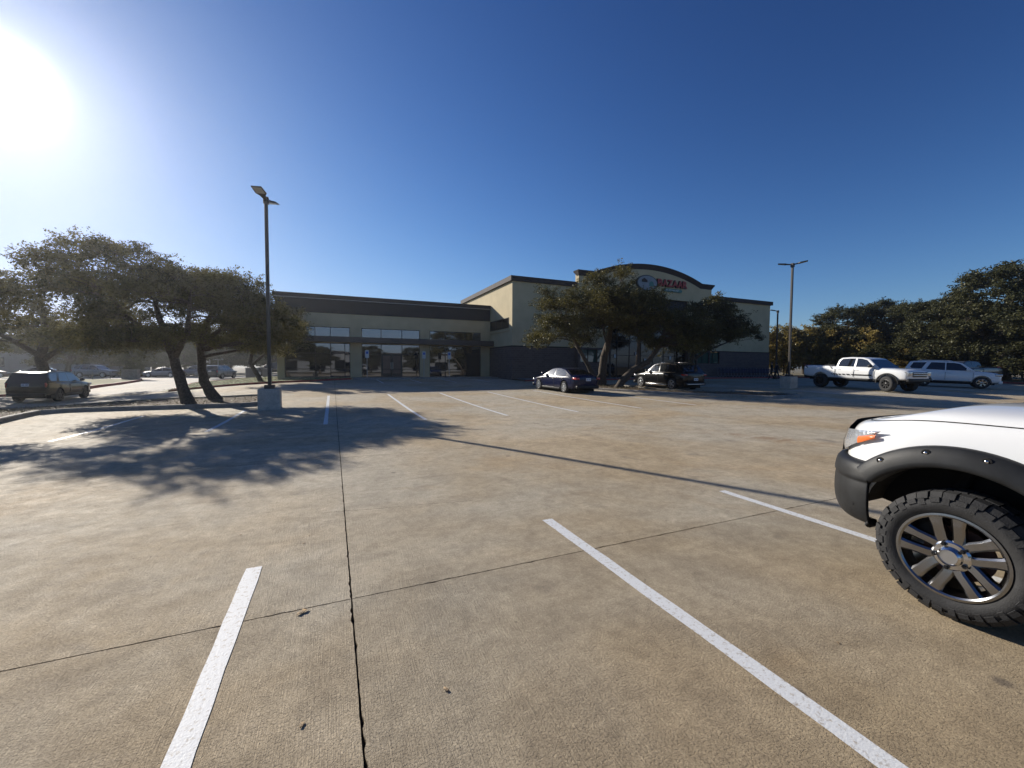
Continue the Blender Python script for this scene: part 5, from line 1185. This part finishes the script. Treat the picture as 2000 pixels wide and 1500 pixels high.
# ------------------------------------------------------------------ shopping carts along the store front
def cart_meshes():
    fr = MB().tube([(-.25, -.45, .12), (-.25, .40, .12), (-.25, .46, .50), (-.25, .50, 1.0), (.25, .50, 1.0), (.25, .46, .50), (.25, .40, .12), (.25, -.45, .12)], .018, 5)
    bk = MB(); N_ = 6
    for k in range(N_ + 1):
        t = k / N_; x0, x1 = -.20 + .40 * t, -.26 + .52 * t
        bk.tube([(x0, -.42, .50), (x0, -.42, .84)], .007, 4); bk.tube([(x0, -.42, .50), (x1, .42, .46)], .007, 4)
    for k in range(8):
        y = -.42 + .84 * k / 7; hw = .20 + .06 * k / 7
        for sg in (-1, 1): bk.tube([(sg * hw, y, .50 - .04 * k / 7), (sg * (hw + .03), y, .84 + .10 * k / 7)], .007, 4)
    for z in (.0, .17, .36):
        for sg in (-1, 1): bk.tube([(sg * (.20 + z * .08), -.42, .49 + z), (sg * (.26 + z * .08), .44, .46 + z * 1.25)], .009, 4)
    wl_ = MB().lathe([(.06, -.012), (.06, .012)], 12, axis='X', close=True)
    return fr.mesh('frame', True), bk.mesh('basket'), MB().tube([(-.27, .52, 1.02), (.27, .52, 1.02)], .022, 6).mesh('handle'), MB().lathe([(.001, -.014), (.06, -.014), (.06, .014), (.001, .014)], 12, axis='X', close=False).mesh('wheel')
cm = cart_meshes()
nc = 0
ord_ = ['first', 'second', 'third', 'fourth', 'fifth', 'sixth', 'seventh', 'eighth', 'ninth', 'tenth', 'eleventh', 'twelfth', 'thirteenth', 'fourteenth', 'fifteenth', 'sixteenth', 'seventeenth', 'eighteenth']
for i in range(18):
    x = 40.4 + i * 0.52 + (0.25 if i > 8 else 0); y = 32.85 + random.uniform(-.06, .06)
    t = tag(empty('shopping_cart', (x, y, gz(x, y) + .13), random.uniform(-.05, .05)), ord_[i] + ' dark blue shopping cart from the left in the row along the brick wall', 'shopping cart', 'shopping carts lined up at the store front')
    link('frame', cm[0], t, 'cart_grey'); link('basket', cm[1], t, 'cart_blue'); link('handle', cm[2], t, 'cart_blue')
    for wx in (-.22, .22):
        for wy in (-.40, .36): link('wheel', cm[3], t, 'rubber', (wx, wy, .06))

# ------------------------------------------------------------------ two people walking by the lamp post
def person(x, y, h, heading, label, cloth, legs, stride, arms):
    t = tag(empty('person', (x, y, gz(x, y)), heading), label, 'person', 'people walking by the far lamp post')
    k = h / 1.75
    J = dict(pel=(0, 0, .96), bel=(.01, 0, 1.12), che=(.0, 0, 1.33), neck=(.01, 0, 1.50), sL=(0, .18, 1.42), sR=(0, -.18, 1.42), eL=(arms * .12 - .02, .23, 1.15), eR=(-arms * .12 - .02, -.23, 1.15), wL=(arms * .30, .22, .93), wR=(-arms * .22, -.22, .92), hL=(arms * .34, .22, .84), hR=(-arms * .24, -.22, .83),
             lL=(0, .10, .90), lR=(0, -.10, .90), kL=(stride * .20 + .03, .10, .50), kR=(-stride * .12 + .05, -.10, .50), aL=(stride * .30, .10, .09), aR=(-stride * .34, -.10, .12), tL=(stride * .30 + .17, .12, .03), tR=(-stride * .34 + .16, -.12, .03))
    rad = dict(pel=.155, bel=.145, che=.165, neck=.062, sL=.075, sR=.075, eL=.05, eR=.05, wL=.035, wR=.035, hL=.03, hR=.03, lL=.10, lR=.10, kL=.065, kR=.065, aL=.045, aR=.045, tL=.035, tR=.035)
    E_ = [('pel', 'bel'), ('bel', 'che'), ('che', 'neck'), ('che', 'sL'), ('che', 'sR'), ('sL', 'eL'), ('sR', 'eR'), ('eL', 'wL'), ('eR', 'wR'), ('wL', 'hL'), ('wR', 'hR'), ('pel', 'lL'), ('pel', 'lR'), ('lL', 'kL'), ('lR', 'kR'), ('kL', 'aL'), ('kR', 'aR'), ('aL', 'tL'), ('aR', 'tR')]
    names = list(J); me = bpy.data.meshes.new('body'); me.from_pydata([tuple(v * k for v in J[n]) for n in names], [(names.index(a), names.index(b_)) for a, b_ in E_], [])
    o = link('body', me); o.modifiers.new('skin', 'SKIN'); sv = me.skin_vertices[0].data
    for i, n in enumerate(names):
        r_ = rad[n] * k; sv[i].radius = (r_ * (.72 if n in ('pel', 'bel', 'che') else 1), r_); sv[i].use_root = n == 'pel'
    s_ = o.modifiers.new('s', 'SUBSURF'); s_.levels = s_.render_levels = 1
    me = baked(o, 'body'); me.materials.clear(); body = link('body', me, t, cloth)
    for sg, hn in ((1, 'hL'), (-1, 'hR')):
        hx, hy, hz_ = [v * k for v in J[hn]]; hb = MB().tube([(hx, hy, hz_ + .03), (hx + .005, hy, hz_ - .05)], [.024, .03], 6)
        for q in range(4): hb.tube([(hx - .03 + .02 * q, hy, hz_ - .04), (hx - .02 + .02 * q, hy - sg * .008, hz_ - .085), (hx - .015 + .02 * q, hy - sg * .022, hz_ - .11 + .006 * abs(q - 1))], [.010, .009, .007], 5)
        hb.tube([(hx + .03, hy, hz_ + .0), (hx + .05, hy - sg * .01, hz_ - .05)], [.011, .008], 5); hb.build('hand', 'skin', body, smooth=True)
    hd = MB(); n1, n2 = 10, 14; rows = []
    for i in range(n1 + 1):
        a = math.pi * i / n1; r_ = math.sin(a); z = math.cos(a)
        rows.append([((.095 * r_ * math.cos(2 * math.pi * j / n2) * (1 - .10 * (z < -.2)) + .012) * k, .075 * r_ * math.sin(2 * math.pi * j / n2) * (1 - .18 * (z < -.3)) * k, (1.635 + .125 * z) * k) for j in range(n2)])
    hd.grid(rows, closed=True); hd.tube([(.01 * k, 0, 1.46 * k), (.015 * k, 0, 1.56 * k)], .052, 8); hd.tube([(.10 * k, 0, 1.66 * k), (.122 * k, 0, 1.615 * k), (.10 * k, 0, 1.605 * k)], [.008, .014, .008], 5)
    for sg in (1, -1): hd.tube([(.01, sg * .075 * k, 1.60 * k), (.01, sg * .085 * k, 1.66 * k)], .014, 5)
    head = hd.build('head', 'skin', body, smooth=True); rows = []
    for i in range(7):
        a = math.pi * i / 10; r_ = math.sin(a); z = math.cos(a)
        rows.append([((.106 * r_ * math.cos(2 * math.pi * j / n2) - .006) * k, .086 * r_ * math.sin(2 * math.pi * j / n2) * k, (1.645 + .128 * z - (.0 if abs(j - n2 / 2) < 4 else -.035 * (i > 4))) * k) for j in range(n2)])
    MB().grid(rows, closed=True).build('hair', 'hair', head, smooth=True); return t
person(41.3, 27.9, 1.78, R(150), 'person in dark clothes walking left beside the far lamp post', 'cloth_black', 1, 1.0, .8)
person(42.5, 28.2, 1.72, R(150), 'person in dark clothes just behind the other walker, touching the far lamp pole', 'cloth_dark', 1, -.8, -.7)

# ------------------------------------------------------------------ small things on the left
def block(x, y, sx, sy, h, label, nm='concrete_block', m='kerb_concrete', cat='block'):
    o = MB().box(-sx / 2, sx / 2, -sy / 2, sy / 2, -.2, h).box(-sx / 2 - .05, sx / 2 + .05, -sy / 2 - .05, sy / 2 + .05, h, h + .08).build(nm, m, loc=(x, y, gz(x, y) + .1), bevel=.02); return tag(o, label, cat)
block(-22.6, 64.4, 1.5, .9, 1.1, 'squat concrete block at the end of the low fence on the lawn')
block(-9.6, 62.0, 1.3, 1.0, 1.15, 'pale utility cabinet on the lawn left of the low wing', 'utility_cabinet', 'grey_wall', 'cabinet')
block(-8.1, 63.5, 1.0, .9, 1.0, 'second pale utility cabinet closer to the low wing', 'utility_cabinet', 'grey_wall', 'cabinet')
fence = tag(empty('low_fence', (-30, 64, gz(-30, 64) + .1)), 'low black wire fence along the lawn before the parked row', 'fence')
for k in range(9):
    x = -7.0 + 1.75 * k * 0.9; MB().tube([(x, 0, -.1), (x, 0, .95)], .03, 6).build('post', 'frame_metal', fence)
for z in (.12, .5, .9): MB().tube([(-7.0, 0, z), (5.6, 0, z)], .012, 5).build('rail', 'frame_metal', fence)
pl_ = tag(empty('street_sign', (-17.6, 82.5, gz(-17, 82))), 'small street name sign on a pole beyond the dark SUV', 'sign')
MB().tube([(0, 0, 0), (0, 0, 2.9)], .04, 6).build('post', 'galvanised', pl_); MB().box(-.75, .75, -.02, .02, 2.7, 2.95).build('plate', 'sign_white', pl_)
po = tag(empty('utility_pole', (-20.0, 88, 0)), 'thin grey pole rising behind the dark SUV on the drive', 'pole')
MB().tube([(0, 0, -.2), (0, 0, 7.5)], [.11, .09], 8).build('post', 'galvanised', po); MB().box(-.12, .12, -.12, .12, 7.5, 7.56).build('cap', 'galvanised', po)
gw = tag(empty('grey_building', (-52, 100, 0)), 'long grey low building behind the parked row at far left', 'building')
MB().box(-34, 16, 0, 12, -.3, 4.4).build('wall', 'grey_wall', gw); MB().box(-34.4, 16.4, -.4, 12.4, 4.4, 4.75).build('roof', 'roof_grey', gw)
for k in range(8):
    x = -30 + 5.6 * k; f = MB().box(x, x + 2.0, -.05, -.005, 1.2, 2.8).build('window', 'frame_metal', gw); MB().box(x + .08, x + 1.92, -.07, -.055, 1.28, 2.72).build('pane', 'dark_glass', f)

# ------------------------------------------------------------------ litter on the concrete
def dead_leaf(x, y, s_, rz, label):
    pts = [(-.5, 0, .02), (-.25, .20, .10), (.05, .16, .05), (.22, .30, .16), (.5, .06, .04), (.62, .0, .10), (.28, -.16, .14), (.0, -.24, .04), (-.28, -.18, .12)]
    b = MB().add([(0, 0, .0)] + pts, [(0, i + 1, (i + 1) % len(pts) + 1) for i in range(len(pts))]); b.v = [(a * s_, c * s_, d * s_) for a, c, d in b.v]
    o = b.build('dead_leaf', 'dead_leaf', smooth=True, loc=(x, y, gz(x, y) + .002)); o.rotation_euler = (0, 0, rz)
    so = o.modifiers.new('s', 'SOLIDIFY'); so.thickness = .0012; return tag(o, label, 'leaf', 'dead leaves on the concrete')
dead_leaf(-0.21, 3.0, .075, .5, 'curled brown leaf lying beside the crossing of the slab joints')
dead_leaf(.51, 1.98, .040, 2.0, 'small dead leaf in the middle of the near concrete slab')
dead_leaf(-.15, 2.04, .035, 1.1, 'small dark dead leaf between the left stall line and the long joint')
for i in range(26):
    x, y = random.uniform(-3, 8), random.uniform(1.2, 12)
    if 3.4 < x < 6.2 and y < 3.6: continue
    dead_leaf(x, y, random.uniform(.015, .03), random.uniform(0, 6), 'tiny leaf scrap scattered on the open concrete')

# ------------------------------------------------------------------ what stands behind the viewer (seen in the glass and the paintwork)
for i, (x, y, lab) in enumerate([(-16, -30, 'oak behind the viewer at the left end of the rear row'), (-3, -34, 'oak behind the viewer left of the long pale shop'), (9, -31, 'oak behind the viewer before the long pale shop'),
                                 (21, -33, 'oak behind the viewer at the middle of the rear row'), (34, -30, 'oak behind the viewer right of the middle'), (48, -34, 'oak behind the viewer at the right end of the rear row')]):
    tree('oak_tree', lab, (x, y), proto[i % 3], leaf='oak_leaf_far', group='oaks behind the viewer', rz=i * 1.1, sc=(1.0, 1.0, .75))
rs_ = tag(empty('rear_shop', (14, -48, 0)), 'long pale low shop behind the viewer across the lot', 'building')
MB().box(-45, 45, -10, 0, -.2, 5.2).build('wall', 'grey_wall', rs_); MB().box(-45.3, 45.3, -10.3, .3, 5.2, 5.7).build('cornice', 'cornice', rs_)
for k in range(12):
    x = -42 + 7.2 * k; f = MB().box(x, x + 4.2, .005, .05, .2, 3.0).build('window', 'frame_metal', rs_); MB().box(x + .1, x + 4.1, .055, .07, .3, 2.9).build('pane', 'dark_glass', f)

# ------------------------------------------------------------------ scattering air added to mimic lens glare towards the low sun
hz_ = MB().box(-3050, 3050, -3050, 3050, -2.0, 16.5).build('veil', None); tag(hz_, 'thin bright haze added over the lot for the glare of the low sun', kind='stuff')
hm = bpy.data.materials.new('veil_air'); hm.use_nodes = True; hm.node_tree.nodes.clear()
pv = hm.node_tree.nodes.new('ShaderNodeVolumePrincipled'); pv.inputs['Color'].default_value = (0.93, 0.96, 1.0, 1); pv.inputs['Density'].default_value = 0.00045; pv.inputs['Anisotropy'].default_value = 0.74
ho = hm.node_tree.nodes.new('ShaderNodeOutputMaterial'); hm.node_tree.links.new(pv.outputs[0], ho.inputs['Volume']); hz_.data.materials.append(hm)
